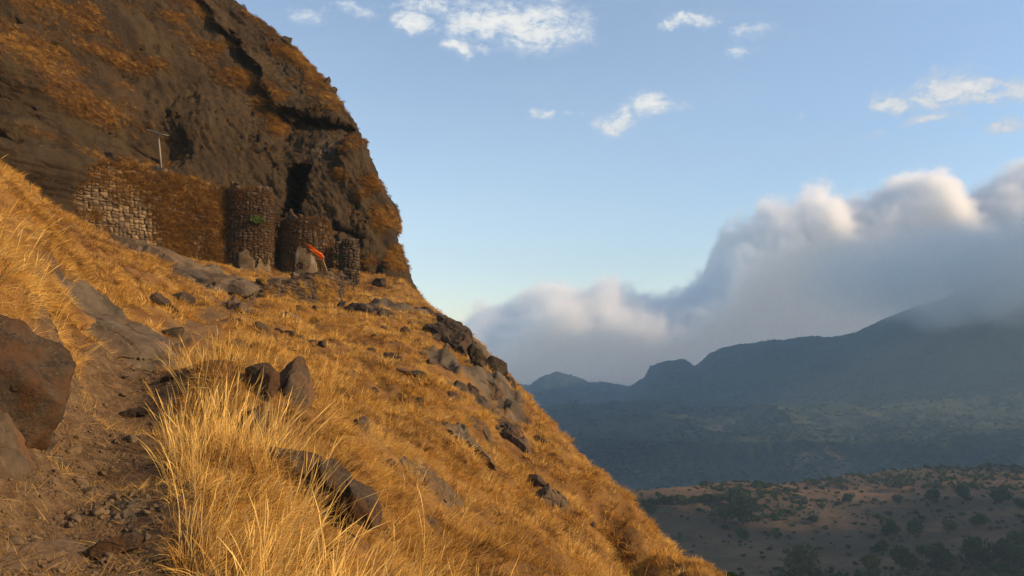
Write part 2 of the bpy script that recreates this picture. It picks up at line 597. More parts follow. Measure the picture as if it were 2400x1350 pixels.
# ------------------------------------------------------------------ THE CLIFF
CP = [(0, 0, 64), (0, 150, 60), (0, 270, 57), (-200, 0, 55), (-200, 250, 50), (150, 0, 72), (150, 150, 70), (150, 280, 67), (100, 370, 63), (160, 400, 68), (270, 370, 71.5), (380, 400, 75.5),
      (450, 420, 77), (530, 440, 79), (600, 480, 80), (640, 520, 80.5), (300, 0, 82), (300, 150, 78), (300, 280, 75), (430, 0, 90), (430, 150, 84), (430, 300, 79), (540, 70, 92), (560, 200, 87),
      (560, 330, 82), (640, 230, 88), (640, 350, 84), (650, 450, 82), (760, 330, 84), (760, 430, 82.5), (740, 520, 81), (800, 300, 87), (840, 400, 85), (820, 500, 82.5), (800, 600, 80), (890, 560, 84),
      (880, 640, 81), (930, 640, 84), (700, 150, 95), (600, 50, 97), (300, 600, 72), (600, 650, 78), (800, 700, 78), (900, 720, 80), (0, -250, 74), (300, -250, 92), (100, 600, 66), (0, 330, 56), (60, 400, 61), (-150, 350, 50), (110, 460, 65.5), (0, 450, 56), (-150, 500, 48), (0, 600, 57), (60, 320, 61), (170, 480, 69.5), (250, 490, 72), (350, 510, 75), (450, 530, 77.5), (540, 560, 79.5), (630, 590, 81), (480, -100, 98)]
cp = np.array([P(*c) for c in CP])
cliff_y = RBF(cp[:, [0, 2]], cp[:, 1], c=2.0, lam=0.02)
SIL = [(250, -260, 100), (400, -80, 99), (525, 4, 98), (568, 17, 98), (624, 63, 97), (685, 106, 96.5), (716, 145, 96), (746, 180, 95.5), (787, 238, 95), (835, 282, 93.5), (860, 345, 92), (874, 392, 91), (898, 463, 90),
       (922, 492, 89.5), (925, 545, 89), (935, 595, 88.5), (953, 640, 88), (985, 700, 88), (1040, 790, 89), (1100, 900, 90)]
sil = np.array([P(*c) for c in SIL])
sil = sil[np.argsort(sil[:, 2])]


def xz(px, py, Y=84):
    p = P(px, py, Y)
    return p[0], p[2]


def seg_side(x, z, a, b):
    """signed distance to the line a-b (positive to its right when going down) and position along it"""
    ax, az = a
    bx, bz = b
    L = math.hypot(bx - ax, bz - az)
    tx, tz = (bx - ax) / L, (bz - az) / L
    return (x - ax) * (-tz) + (z - az) * tx, ((x - ax) * tx + (z - az) * tz) / L


VEG_PX = [(130, 40, 130, 90), (80, 110, 80, 60), (150, 200, 120, 70), (230, 110, 70, 50), (210, 230, 80, 50), (110, 230, 80, 40), (300, 20, 40, 60), (420, 60, 90, 60), (500, 110, 80, 60), (560, 180, 70, 60), (610, 240, 50, 60),
          (640, 300, 30, 40), (640, 60, 90, 50), (700, 150, 70, 60), (770, 230, 60, 50), (830, 330, 45, 60), (860, 430, 35, 70), (890, 520, 35, 70), (920, 610, 40, 60), (800, 410, 50, 25), (480, 30, 60, 40), (60, 310, 90, 40),
          (160, 340, 90, 40), (300, 400, 120, 30), (450, 430, 90, 25), (870, 620, 40, 50), (230, 270, 60, 30), (30, 370, 90, 50), (90, 420, 70, 50), (0, 300, 60, 40)]
VEG = []
for px, py, rx, ry in VEG_PX:
    x, z, Yv = *xz(px, py, 80), 80.0
    for _ in range(12):
        Yv = 0.5 * Yv + 0.5 * float(cliff_y(x, z))
        x, z = xz(px, py, Yv)
    VEG.append((x, z, rx * Yv / F, ry * Yv / F))


def veg_mask(x, z):
    n = fbm(np.stack([x * 0.35, z * 0.35, x * 0], -1), 5, 55, 0.6)
    m = np.zeros(np.shape(x))
    for cx, cz, rx, rz in VEG:
        # patches slant down to the right
        dx, dz = x - cx, z - cz
        u = (dx * 0.83 - dz * 0.55) / rx
        v = (dx * 0.55 + dz * 0.83) / rz
        m = np.maximum(m, sstep(0.78 - np.hypot(u, v) + n * 1.5, 0.0, 0.9))
    return m


def cliff_surface(wv, z):
    """point on the cliff: wv <= 0 runs left of the skyline edge, wv > 0 round the corner and back"""
    r = 3.5
    xs = np.interp(z, sil[:, 2], sil[:, 0])
    q = np.minimum(wv, -r)
    x = xs + q
    y = cliff_y(x, z)
    a = np.clip((wv + r) / (r * 1.5), 0, math.pi / 2)
    x = x + r * np.sin(a)
    y = y + 1.6 * r * (1 - np.cos(a))
    back = np.maximum(wv + r - r * 1.5 * math.pi / 2, 0)
    x = x - back * 0.25
    y = y + back
    # the mass right of the long diagonal cleft stands proud of the face left of it
    px = [(400, -60), (500, 40), (560, 110), (655, 262)]
    step = np.zeros(np.shape(x))
    for k in range(3):
        d, t = seg_side(x, z, xz(*px[k], 90 - k * 2), xz(*px[k + 1], 88 - k * 2))
        n = fbm(np.stack([x * .6, z * .6, x * 0], -1), 3, 5) * 0.8
        step = np.maximum(step, sstep(d + n, -0.15, 0.35) * np.exp(-np.clip(d, 0, 50) / 5.0) * ((t > -0.02) & (t < 1.02)))
    y = y - 2.6 * step
    # overhang with a shaded hollow under it
    hx, hz = xz(725, 262)
    u = (x - hx) / 3.6
    edge = hz + 0.45 - 0.9 * (x - hx) / 3.6 * 0.5 + fbm(np.stack([x * .9, x * 0, x * 0], -1), 3, 9) * 0.35
    dep = (edge - z)
    hollow = sstep(dep, -0.05, 0.15) * np.clip(1 - dep / 6.5, 0, 1) * sstep(1.15 - np.abs(u), 0, 0.35)
    y = y + 3.4 * hollow
    # tall dark cleft above the gate
    cx, cz = xz(684, 455, 82)
    u = (x - cx - (z - cz) * 0.05) / 1.25
    v = (z - cz) / 3.2
    nn_ = fbm(np.stack([x * .8, z * .8, x * 0], -1), 3, 15) * 0.3
    y = y + 6.0 * sstep(1.05 - np.maximum(np.abs(u), np.abs(v)) + nn_, 0.0, 0.18)
    # low undercuts at the foot on the left
    for (ax, ay, bx, by, Yd, h, dpt) in [(110, 290, 175, 335, 66, 0.9, 1.6), (235, 300, 290, 350, 71, 0.6, 1.2), (50, 240, 150, 290, 64, 0.35, 0.7), (590, 415, 655, 460, 81, 0.4, 0.9), (780, 520, 850, 555, 81, 0.7, 1.4)]:
        d, t = seg_side(x, z, xz(ax, ay, Yd), xz(bx, by, Yd))
        n = fbm(np.stack([x * .9, z * .9, x * 0 + 3], -1), 3, 25) * 0.35
        y = y + dpt * sstep(d + n, 0.25, 0.0) * sstep(d + n, -h - .5, -h * .5) * sstep(0.6 - np.abs(t - 0.5), 0, 0.15)
    return x, y


def build_cliff():
    wv = np.concatenate([np.linspace(-95, -50, 60)[:-1], np.linspace(-50, 2.5, 440), np.linspace(2.5, 45, 40)[1:]])
    z0, z1 = P(800, 760, 80)[2], P(300, -240, 95)[2]
    zz = np.linspace(z0, z1, 370)
    Z, W = np.meshgrid(zz, wv, indexing='ij')
    X, Y = cliff_surface(W, Z)
    V = np.stack([X, Y, Z], -1)
    # relief along the surface normal
    du = np.gradient(V, axis=1)
    dv = np.gradient(V, axis=0)
    N = np.cross(du, dv)
    N /= np.maximum(np.linalg.norm(N, axis=2, keepdims=True), 1e-6)
    th = R(22)
    A = np.stack([X * math.cos(th) + Z * math.sin(th), Y, -X * math.sin(th) + Z * math.cos(th)], -1)
    rel = fbm(A * np.array([0.16, 0.16, 0.07]), 5, 2, 0.6) * 0.9 + (ridged(A * np.array([0.8, 0.6, 0.26]), 5, 21, 0.6)) * 0.32 + fbm(A * np.array([2.2, 2.2, 1.1]), 3, 61, 0.7) * 0.32
    cr = np.abs(vnoise(A * np.array([0.5, 0.5, 0.22]) + fbm(A * 0.7, 3, 90)[..., None] * 0.8, 91))
    rel = rel - 0.8 * sstep(cr, 0.07, 0.0) * sstep(fbm(A * 0.25, 2, 92), -0.1, 0.3)
    veg = veg_mask(X, Z)
    rel = rel + veg * 0.25
    V = V + N * rel[..., None]
    pz = np.exp(-(((X - xz(755, 345)[0]) / 1.0) ** 2 + ((Z - xz(755, 345)[1]) / 1.2) ** 2))
    me = mesh_np('cliff', V.reshape(-1, 3), grid_faces(*X.shape), M['cliff'], True, {'veg': veg, 'pale': pz})
    return link('cliff', me, kind='structure', label='tall brown basalt cliff with rusty grass clinging to its ledges', category='cliff'), V, N, veg


cliff, CV, CN, CVEG = build_cliff()

# ------------------------------------------------------------------ FAR SETTING: mountains, gorge, valley plateau
def far_material(name, cols, scales, bump_dist):
    m, nt, out = new_mat(name)
    pos = nt.n('ShaderNodeNewGeometry').outputs['Position']
    a = nt.noise(pos, scales[0], 8, 0.65, 0.4)
    b = nt.noise(pos, scales[1], 8, 0.7)
    col = nt.mix(nt.smooth(a, 0.40, 0.60), cols[0], cols[1])
    col = nt.mix(nt.math('MULTIPLY', nt.smooth(b, 0.46, 0.66), 0.8), col, cols[2])
    nz = nt.n('ShaderNodeSeparateXYZ')
    nt.inp(nz, 0, nt.n('ShaderNodeNewGeometry').outputs['True Normal'])
    bare = nt.attr('bare')
    bare = nt.math('MULTIPLY', bare, nt.smooth(nt.math('ADD', nt.math('MULTIPLY', a, .5), nt.math('MULTIPLY', b, .5)), 0.42, 0.56))
    col = nt.mix(bare, col, cols[3])
    principled(nt, out, col, 0.95, nt.math('ADD', a, b), 0.8, bump_dist, 0.1)
    return m


M['mountain'] = far_material('mountain_scrub', [(0.022, 0.034, 0.016), (0.038, 0.05, 0.02), (0.06, 0.058, 0.03), (0.13, 0.085, 0.05)], (0.006, 0.035), 12)
M['plateau'] = far_material('plateau_soil', [(0.070, 0.044, 0.023), (0.095, 0.056, 0.028), (0.035, 0.040, 0.017), (0.13, 0.075, 0.035)], (0.008, 0.05), 1.5)

CR = [(700, 870), (1000, 890), (1210, 902), (1240, 903), (1270, 880), (1305, 872), (1340, 880), (1380, 895), (1430, 898), (1475, 905), (1512, 882), (1522, 860), (1560, 845), (1605, 842), (1628, 858), (1642, 848), (1662, 828), (1692, 813),
      (1800, 800), (1915, 787), (1942, 791), (2010, 778), (2060, 752), (2110, 732), (2200, 700), (2300, 668), (2400, 640), (2600, 600), (2900, 590), (3300, 640)]
crx = np.array([c[0] for c in CR])
cry = np.array([c[1] for c in CR])


def build_mountains():
    pxs = np.linspace(800, 3100, 620)
    rows_t = np.concatenate([np.linspace(0, 1, 14)[:-1], np.linspace(1, 8, 300)])
    py_c = np.interp(pxs, crx, cry)
    Yc = np.interp(pxs, [1000, 1450, 1530, 1650, 2000, 2400, 3100], [4300, 4200, 3700, 3500, 3200, 2900, 2700])
    shelf = np.interp(pxs, [1000, 1300, 1700, 2400, 3100], [985, 985, 985, 960, 950])
    edge = np.interp(pxs, [1000, 1400, 1700, 2000, 2400, 3100], [1060, 1045, 1035, 1040, 1015, 1010])
    prof_py = np.stack([py_c + 90, py_c, py_c * .62 + shelf * .38, py_c * .22 + shelf * .78, shelf, edge, edge + 85, edge + 170, edge + 300])
    prof_Y = np.stack([Yc + 900, Yc, Yc - 330, Yc * .45 + 2150 * .55, pxs * 0 + 2150, pxs * 0 + 1720, pxs * 0 + 1610, pxs * 0 + 1380, pxs * 0 + 1050])
    k = np.arange(9)
    V = np.zeros((len(rows_t), len(pxs), 3))
    for j, px in enumerate(pxs):
        pyj = np.interp(rows_t, k, prof_py[:, j])
        Yj = np.interp(rows_t, k, prof_Y[:, j])
        fwd = np.array([0, math.cos(PITCH), math.sin(PITCH)])
        up = np.array([0, -math.sin(PITCH), math.cos(PITCH)])
        d = fwd[None] + np.array([1.0, 0, 0])[None] * ((px - 1200) / F) + up[None] * ((675 - pyj) / F)[:, None]
        V[:, j] = d * (Yj / d[:, 1])[:, None]
    T = rows_t[:, None] * np.ones(len(pxs))[None]
    q = V * np.array([1, 1, 0])
    # spurs and ravines running down the slope, gullies in the gorge wall, none at the very crest
    w1 = sstep(T, 1.0, 2.2) * sstep(T, 5.2, 4.2)
    w2 = sstep(T, 4.8, 5.4)
    V[..., 2] += w1 * ridged(q * np.array([1 / 420, 1 / 900, 0]), 5, 4) * 55
    V[..., 2] += w2 * (ridged(q * np.array([1 / 150, 1 / 500, 0]), 5, 14) * 28 - 10)
    V[..., 1] += w2 * ridged(q * np.array([1 / 170, 1 / 800, 0]), 5, 24) * 90
    V[..., 2] += fbm(q / 60, 4, 33) * 7 + fbm(q / 14, 3, 35) * 3.0
    bare = 0.85 * sstep(T, 4.9, 5.2) * sstep(T, 6.6, 5.6) * sstep(fbm(q / 160, 3, 44), -0.1, 0.35) + 0.5 * sstep(np.abs(T - 4.35), 0.35, 0.1) * sstep(fbm(q * np.array([1 / 260, 1 / 80, 0]), 3, 47), 0.0, 0.3)
    me = mesh_np('mountain_range', V.reshape(-1, 3), grid_faces(*T.shape)[:, ::-1], M['mountain'], True, {'bare': bare})
    return link('mountain_range', me, kind='structure', label='hazy forested mountain range beyond the gorge', category='mountains')


build_mountains()


def plateau_z(x, y):
    q = np.stack([x, y, np.zeros_like(x)], -1)
    edge = np.interp(x / np.maximum(y, 1), [-0.2, 0.12, 0.27, 0.42, 0.64, 1.2], [560, 640, 690, 750, 800, 860]) + fbm(q / 40, 3, 71) * 22
    z = -120 + fbm(q / 130, 4, 70) * 7 + fbm(q / 18, 3, 72) * 0.9
    z = z - 1.6 * np.round(fbm(q / 90, 3, 73) * 4) * 0.5          # terraced field edges
    drop = np.maximum(y - edge, 0)
    return z - np.minimum(drop * 1.3, 170)


def build_plateau():
    ys = np.concatenate([np.linspace(60, 300, 40)[:-1], np.linspace(300, 860, 330), np.linspace(860, 1250, 20)[1:]])
    xs = np.concatenate([np.linspace(-500, -60, 30)[:-1], np.linspace(-60, 620, 330), np.linspace(620, 1500, 50)[1:]])
    Y, X = np.meshgrid(ys, xs, indexing='ij')
    Z = plateau_z(X, Y)
    bare = sstep(fbm(np.stack([X / 60, Y / 35, X * 0], -1), 3, 75), -0.1, 0.3)
    me = mesh_np('valley_plateau', np.stack([X, Y, Z], -1).reshape(-1, 3), grid_faces(*X.shape), M['plateau'], True, {'bare': bare})
    return link('valley_plateau', me, kind='structure', label='bare red-brown plateau of fields in the valley far below', category='plateau')


build_plateau()
gm = mesh_np('ground', [(-1500, -140, -330), (4600, -140, -330), (4600, 5200, -330), (-1500, 5200, -330)], [(0, 1, 2, 3)], M['mountain'], False)
link('ground', gm, kind='structure', label='low ground under the valley and gorge', category='ground')

# ------------------------------------------------------------------ ROCKS
def ground_hit(px, py, y0=3.0, y1=112.0):
    """where the sight line through a pixel meets the hillside"""
    ys = np.exp(np.linspace(math.log(y0), math.log(y1), 500))
    d = P(px, py, 1.0)
    z = hill_z(d[0] * ys, ys)
    under = np.nonzero(d[2] * ys < z)[0]
    Y = ys[under[0]] if len(under) else y1
    return P(px, py, Y)


_ico = {}


def ico(sub):
    if sub not in _ico:
        bm = bmesh.new()
        bmesh.ops.create_icosphere(bm, subdivisions=sub, radius=1)
        v = np.array([x.co[:] for x in bm.verts])
        f = np.array([[x.index for x in fc.verts] for fc in bm.faces])
        bm.free()
        _ico[sub] = (v, f)
    return _ico[sub]


def rock_mesh(name, size, seed, mat, sub=5, planes=15, rough=0.10, tilt=0.0, yaw=0.0, lean=0.0, blocky=0.66):
    """broken basalt: a ball cut by random planes, then weathered"""
    v, f = ico(sub)
    v = v.copy()
    r = np.random.default_rng(seed)
    for k in range(planes):
        n = r.normal(size=3)
        n /= np.linalg.norm(n)
        d = blocky + r.uniform(-0.2, 0.16)
        over = v @ n - d
        v = v - np.where(over > 0, over, 0)[:, None] * n * 0.96
    nr = v / np.linalg.norm(v, axis=1, keepdims=True)
    sz = np.array(size) * 0.5 / np.abs(v).max(0)
    v = v * sz
    g = float(np.mean(size))
    v = v + nr * (fbm(v / g * 3.2 + seed, 5, seed, 0.55) * rough * g * 0.9)[:, None]
    cr = np.abs(vnoise(v / g * np.array([2.2, 2.2, 3.4]) + seed * 1.7, seed + 5))
    v = v - nr * (sstep(cr, 0.06, 0.0) * 0.05 * g)[:, None]
    Rm = np.array(Euler((lean, tilt, yaw), 'XYZ').to_matrix())
    v = v @ Rm.T
    return mesh_np(name, v, f, mat, True)


FOOT = []       # footprints, so that no grass grows through the rocks


def rock(label, px, py, wpx, hpx, seed, tilt=0, depth=0.8, mat='boulder', name='boulder', yaw=0, lean=0, planes=15, rough=0.10, sink=0.0, Y=None, group=None, sub=5, blocky=0.64, foot=0.8, embed=0.45):
    base = ground_hit(px, py + 0.42 * hpx) if Y is None else P(px, py + .42 * hpx, Y)
    Y0 = base[1]
    W, H = wpx * Y0 / F, hpx * Y0 / F
    D = depth * 0.5 * (W + H)
    c = P(px, py, Y0 + 0.36 * D)
    if Y is None:
        c = c * (1 - embed) + ground_hit(px, py) * embed
    # tilt turns the long axis down to the right as seen in the photograph
    me = rock_mesh(name, (W, D, H), seed, M[mat], sub, planes, rough, R(tilt), R(yaw), R(lean), blocky)
    loc = (c[0], c[1], c[2] - sink * H)
    FOOT.append((c[0], c[1], 0.5 * W * foot, 0.5 * D * foot))
    nb = P(px, py + .35 * hpx, 1.0)
    FOOT.append((nb[0] * (Y0 - .25), Y0 - .25, 0.4 * W * foot, 0.35 * D * foot))
    tags = dict(label=label, category='rock' if name != 'boulder' else 'boulder')
    if group:
        tags['group'] = group
    return link(name, me, None, loc, **tags)


def slab(label, px, py, lpx, wpx, seed, ang, thick=0.25, mat='slab', name='rock_slab', lift=0.19, rough=0.06, planes=14, foot=1.05):
    """bedrock lying in the slope: long axis at ang degrees below the horizontal of the photograph"""
    c = ground_hit(px, py)
    Y0 = c[1]
    e = max(0.4, 0.3 * lpx * Y0 / F)
    x_, y_ = np.array([c[0]]), np.array([c[1]])
    zx = (hill_z(x_ + e, y_) - hill_z(x_ - e, y_))[0] / (2 * e)
    zy = (hill_z(x_, y_ + e) - hill_z(x_, y_ - e))[0] / (2 * e)
    n = np.array([-zx, -zy, 1.0])
    n /= np.linalg.norm(n)
    # two pixel directions carried onto the slope plane
    def on_plane(qx, qy):
        d = P(qx, qy, 1.0)
        return d * ((c @ n) / (d @ n))
    a = R(ang)
    u = on_plane(px + 20 * math.cos(a), py + 20 * math.sin(a)) - c
    v = on_plane(px - 20 * math.sin(a), py + 20 * math.cos(a)) - c
    mpp = Y0 / F
    if u[0] < 0:
        u = -u
    L = min(np.linalg.norm(u) / 20, 1.7 * mpp) * lpx
    Wd = min(np.linalg.norm(v) / 20, 2.6 * mpp) * wpx
    u /= np.linalg.norm(u)
    w_ = np.cross(n, u)
    T = thick * min(L, Wd)
    me = rock_mesh(name, (L, Wd, T * 2), seed, M[mat], 6, planes, rough, blocky=.72)
    co = np.empty(len(me.vertices) * 3)
    me.vertices.foreach_get('co', co)
    co = co.reshape(-1, 3)
    g = float(L)
    # long cracks and steps across the slab
    st = np.abs(vnoise(co / g * np.array([3.0, 9.0, 1.0]) + seed, seed + 3))
    co[:, 2] -= sstep(st, .10, 0.0) * T * .45
    co[:, 2] += np.round(fbm(co / g * np.array([2.0, 5.0, 1.0]) + seed, 3, seed + 9) * 3) / 3 * T * .28
    co = co[:, :1] * u + co[:, 1:2] * w_ + co[:, 2:] * n
    me.vertices.foreach_set('co', co.ravel())
    me.update()
    loc = c - n * T * (1 - lift * 4)
    FOOT.append((c[0], c[1], 0.5 * L * foot * max(.5, abs(u[0])), 0.5 * Wd * foot))
    FOOT.append((c[0] * .985, c[1] * .985, 0.5 * L * foot * max(.5, abs(u[0])), 0.45 * Wd * foot))
    return link(name, me, None, tuple(loc), label=label, category='rock', kind='thing')


rock('large rust-stained boulder bulging over the path at the lower left edge', -5, 905, 430, 320, 3, 26, 0.9, 'rusty', Y=6.8, planes=12, rough=.12, blocky=.8)
slab('smooth grey-brown rock slab at the foot of the rust-stained boulder', 45, 1022, 300, 120, 14, 14, .26, 'boulder', lift=.13, rough=.05, planes=8)
slab('long smooth grey slab sloping down to the bend of the path', 305, 800, 310, 150, 22, 32, .12, rough=.03, planes=9, lift=.2)
slab('low smooth slab lying under the long grey slab at the path bend', 380, 850, 150, 60, 25, 10, .2)
rock('rounded dark boulder with a black shaded side above the path bend', 375, 715, 120, 62, 31, 16, 0.9, 'dark_boulder', planes=12)
rock('low dark boulder tucked behind the rounded black-sided boulder', 425, 702, 70, 42, 35, 22, 0.9, 'dark_boulder')
rock('small black rock at the upper end of the bare slab beside the path', 405, 782, 66, 36, 41, 0, 0.9, 'dark_boulder', 'rock')
rock('flat brown stone on the path edge below the grey slabs', 285, 880, 60, 20, 44, 8, 1.2, 'slab', 'rock')
rock('dark stone at the lip of the path under the tall grass', 395, 890, 50, 22, 45, -20, 1.0, 'dark_boulder', 'rock')
slab('long bare rock ledge below the rampart wall', 390, 612, 330, 60, 51, 22, .2)
slab('broad rock ledge below the round bastion', 510, 655, 230, 60, 53, 18, .2)
slab('short stepped ledge leading up to the gate between the towers', 660, 668, 110, 30, 54, 5, .3)
rock('big grey boulder with a pale sunlit side in the middle of the grass', 678, 918, 124, 190, 61, 24, 0.8, 'boulder', planes=10, rough=.07, embed=.15, foot=1.0)
rock('rust-topped boulder with a shaded hollow leaning on the big grey boulder', 616, 902, 92, 104, 63, 20, 0.8, 'rusty', planes=10, rough=.12, embed=.15, foot=1.0)
rock('small rust-capped boulder poking from the tall grass below the big grey one', 596, 990, 74, 90, 65, 10, 0.8, 'rusty', embed=.1, foot=1.0)
rock('squat two-faced stone standing alone in the mid slope grass', 845, 1002, 56, 56, 67, 25, 0.9, 'boulder', 'rock')
slab('cracked pale slab in the grass above the lower spur', 1022, 1140, 130, 95, 71, 60, .2)
slab('narrow slab split off below the cracked pale slab', 1058, 1175, 70, 34, 73, 62, .3)
slab('thin grey rock strip beneath the cracked pale slab', 1010, 1232, 80, 26, 75, 52, .3)
slab('layered pale rock slab high on the spur, split by long cracks', 1098, 1035, 140, 60, 77, 52, .25)
slab('upright pale rock rib beside the layered slab', 1128, 1010, 110, 30, 79, 54, .35)
rock('dark-headed flat rock on the lower spur with a pale lower half', 1262, 1135, 70, 42, 81, 28, 0.9, 'dark_boulder', 'rock')
slab('pale cracked slab below the dark-headed rock on the lower spur', 1300, 1168, 110, 50, 83, 36, .22)
rock('rounded black boulder standing out against the clouds on the spur crest', 1166, 862, 62, 64, 91, 30, 0.9, 'dark_boulder', Y=44, planes=14)
rock('narrow black block below the rounded crest boulder', 1196, 905, 34, 72, 93, 0, 1.0, 'dark_boulder', 'rock', Y=41.5)
slab('dark rock face under the upper spur crest', 1075, 800, 150, 80, 95, 42, .3, "dark_boulder", "rock_outcrop", .09, .11)
slab('dark sloping outcrop where the spur leaves the cliff', 1015, 742, 130, 60, 97, 36, .3, "dark_boulder", "rock_outcrop", .09, .11)
slab('long dark outcrop slanting across the upper spur', 1062, 880, 150, 50, 99, 40, .35, "dark_boulder", "rock_outcrop", .09, .11)
slab('jagged grey outcrop with black clefts in the spur edge', 1150, 952, 130, 90, 101, 48, .4, "dark_boulder", "rock_outcrop", .09, .11)
slab('pale flaky outcrop below the jagged clefts on the spur edge', 1205, 1015, 120, 60, 103, 52, .3, "boulder", "rock_outcrop", .1, .1)
slab('flat tan rocks under the black crest block', 1150, 905, 110, 40, 105, 34, .3, "boulder", "rock_outcrop", .1, .1)
rock('small dark ledge on the spur skyline above the lower slope', 1275, 1038, 56, 24, 107, 32, 0.9, 'dark_boulder', 'rock')

# boulder split by black crevices, low in the tall grass
ctr = ground_hit(790, 1235)
t = link('split_boulder', None, None, tuple(ctr), label='rust-brown boulder split by tall black crevices low in the grass', category='boulder')
for k, (px, py, wp, hp, tl, sd, mt) in enumerate([(690, 1092, 150, 110, 24, 201, 'rusty'), (755, 1130, 96, 130, 20, 203, 'rusty'), (852, 1178, 62, 150, -20, 205, 'rusty'), (800, 1120, 120, 50, 38, 207, 'rusty'), (815, 1195, 90, 110, 0, 209, 'dark_boulder')]):
    Y0 = ctr[1] + (-0.15 if k < 4 else 0.45)
    c = P(px, py, Y0 + 0.25)
    Wm, Hm = wp * Y0 / F, hp * Y0 / F
    me = rock_mesh('chunk', (Wm, 0.75, Hm), sd, M[mt], 4, 9, 0.09, R(tl), 0, 0)
    link('chunk', me, t, tuple(c - ctr))
FOOT.append((ctr[0] - .1, ctr[1] + 0.3, 0.6, 0.5))
FOOT.append((ctr[0] + .1, ctr[1] - 0.25, 0.3, 0.4))

# strings of small dark stones half hidden in the grass
small = [(612, 768, 34, 26), (650, 778, 30, 18), (676, 786, 34, 24), (704, 792, 16, 12), (728, 803, 30, 16), (756, 811, 24, 22), (795, 833, 18, 14), (828, 806, 22, 18), (850, 812, 26, 16), (872, 822, 22, 14),
         (912, 838, 28, 26), (930, 842, 24, 16), (922, 808, 16, 14), (950, 776, 24, 20), (880, 788, 24, 10), (900, 770, 18, 12), (958, 822, 22, 10), (985, 828, 20, 12), (945, 872, 40, 14), (980, 880, 46, 18),
         (1022, 795, 24, 28), (1045, 812, 20, 16), (1080, 806, 24, 22), (985, 940, 22, 26), (1000, 995, 30, 16), (875, 920, 24, 24), (1122, 852, 26, 18), (1010, 850, 22, 24), (868, 735, 30, 16), (820, 728, 26, 18),
         (545, 712, 26, 18), (575, 735, 30, 12), (560, 752, 20, 10), (700, 720, 26, 14), (740, 722, 22, 14), (1225, 1055, 22, 12), (1060, 930, 34, 22), (960, 760, 18, 10), (1385, 1230, 20, 14), (915, 1085, 26, 18)]
for k, (px, py, a, b) in enumerate(small):
    lb_, gr_ = ('small brown stone in the broken row across the slope above the big grey boulder', 'stones of the broken row') if k < 7 else (('small dark stone in the scatter between the retaining wall and the spur crest', 'dark stones below the retaining wall') if k < 31 else ('small dark stone half sunk in dry grass by the upper path or lower spur', 'stones strewn over the slope'))
    rock(lb_, px, py, a * 1.15, b * 1.15, 300 + k, random.uniform(-10, 30), 0.9, 'dark_boulder' if k % 3 else 'boulder', 'stone', sub=3, planes=9, rough=.14, group=gr_)

slab('low brown bedrock hump across the bottom left corner of the path', 110, 1310, 330, 120, 601, -22, .14, "slab", "rock_ledge", .14)
rock('dark bedrock lip under the grass at the bottom of the path', 265, 1290, 150, 56, 603, -22, 1.0, 'rusty', 'rock_ledge', planes=10, rough=.12, embed=.6)
slab('grey bedrock step between path and grass above the bottom edge', 300, 1200, 130, 60, 605, -18, .22, "slab", "rock_ledge", .16)
rock('dark stone edge along the path below the bend', 330, 968, 130, 30, 607, -14, 1.0, 'dark_boulder', 'rock', planes=10, rough=.12, embed=.5)
slab('flaky brown outcrop below the retaining wall', 870, 735, 130, 40, 609, 20, .3, "boulder", "rock_outcrop", .18, .16)
rock('dark broken outcrop left of the black crest boulder', 1120, 835, 70, 50, 611, 30, 0.8, 'dark_boulder', 'rock_outcrop', planes=16, rough=.14, embed=.3)
rock('upper dark outcrop against the sky below the cliff foot', 1045, 765, 80, 50, 613, 38, 0.8, 'dark_boulder', 'rock_outcrop', planes=16, rough=.14, embed=.3)

# small boulders and pillars standing on the cliff's skyline
sky_rocks = [('slim dark stone pillar standing on the cliff skyline', 767, 193, 15, 24, 94.5, 0), ('short dark stub of rock beside the skyline pillar', 751, 187, 10, 14, 95, 0), ('dark sloping block below the skyline pillar', 778, 222, 18, 34, 94, 25),
             ('square brown block jutting from the upper cliff skyline', 672, 96, 36, 30, 95, 15), ('dark block at the very top of the cliff by the photo edge', 505, 8, 54, 34, 97, 10), ('jagged dark block under the topmost cliff edge', 462, 18, 60, 46, 95, 35),
             ('small nose of rock bulging from the right cliff edge', 917, 505, 20, 44, 88, 20)]
for k, (lb, px, py, a, b, Y, tl) in enumerate(sky_rocks):
    rock(lb, px, py, a * 1.2, b * 1.2, 400 + k, tl, 1.0, 'dark_boulder', 'rock', Y=Y, planes=10, rough=.1, sub=4)

# ------------------------------------------------------------------ MASONRY OF THE FORT
def stone_material(name, ramp, seed=0.0):
    m, nt, out = new_mat(name)
    pos = nt.n('ShaderNodeNewGeometry').outputs['Position']
    oi = nt.n('ShaderNodeObjectInfo').outputs['Random']
    isl = nt.n('ShaderNodeNewGeometry').outputs['Random Per Island']
    r = nt.math('FRACT', nt.math('ADD', nt.math('MULTIPLY', oi, 7.13), isl))
    a = nt.noise(pos, 1.1, 7, 0.65)
    b = nt.noise(pos, 9.0, 6, 0.7)
    big = nt.noise(pos, 0.22, 4, 0.5)
    f = nt.math('ADD', nt.math('ADD', nt.math('MULTIPLY', r, 0.5), nt.math('MULTIPLY', nt.smooth(big, .38, .62), 0.35)), nt.math('MULTIPLY_ADD', a, 0.5, -0.17))
    col = nt.ramp(f, ramp)
    col = nt.mix(nt.math('MULTIPLY', nt.smooth(b, 0.5, 0.75), 0.4), col, (0.09, 0.055, 0.03))
    principled(nt, out, col, 0.92, b, 0.7, 0.05, 0.2)
    return m


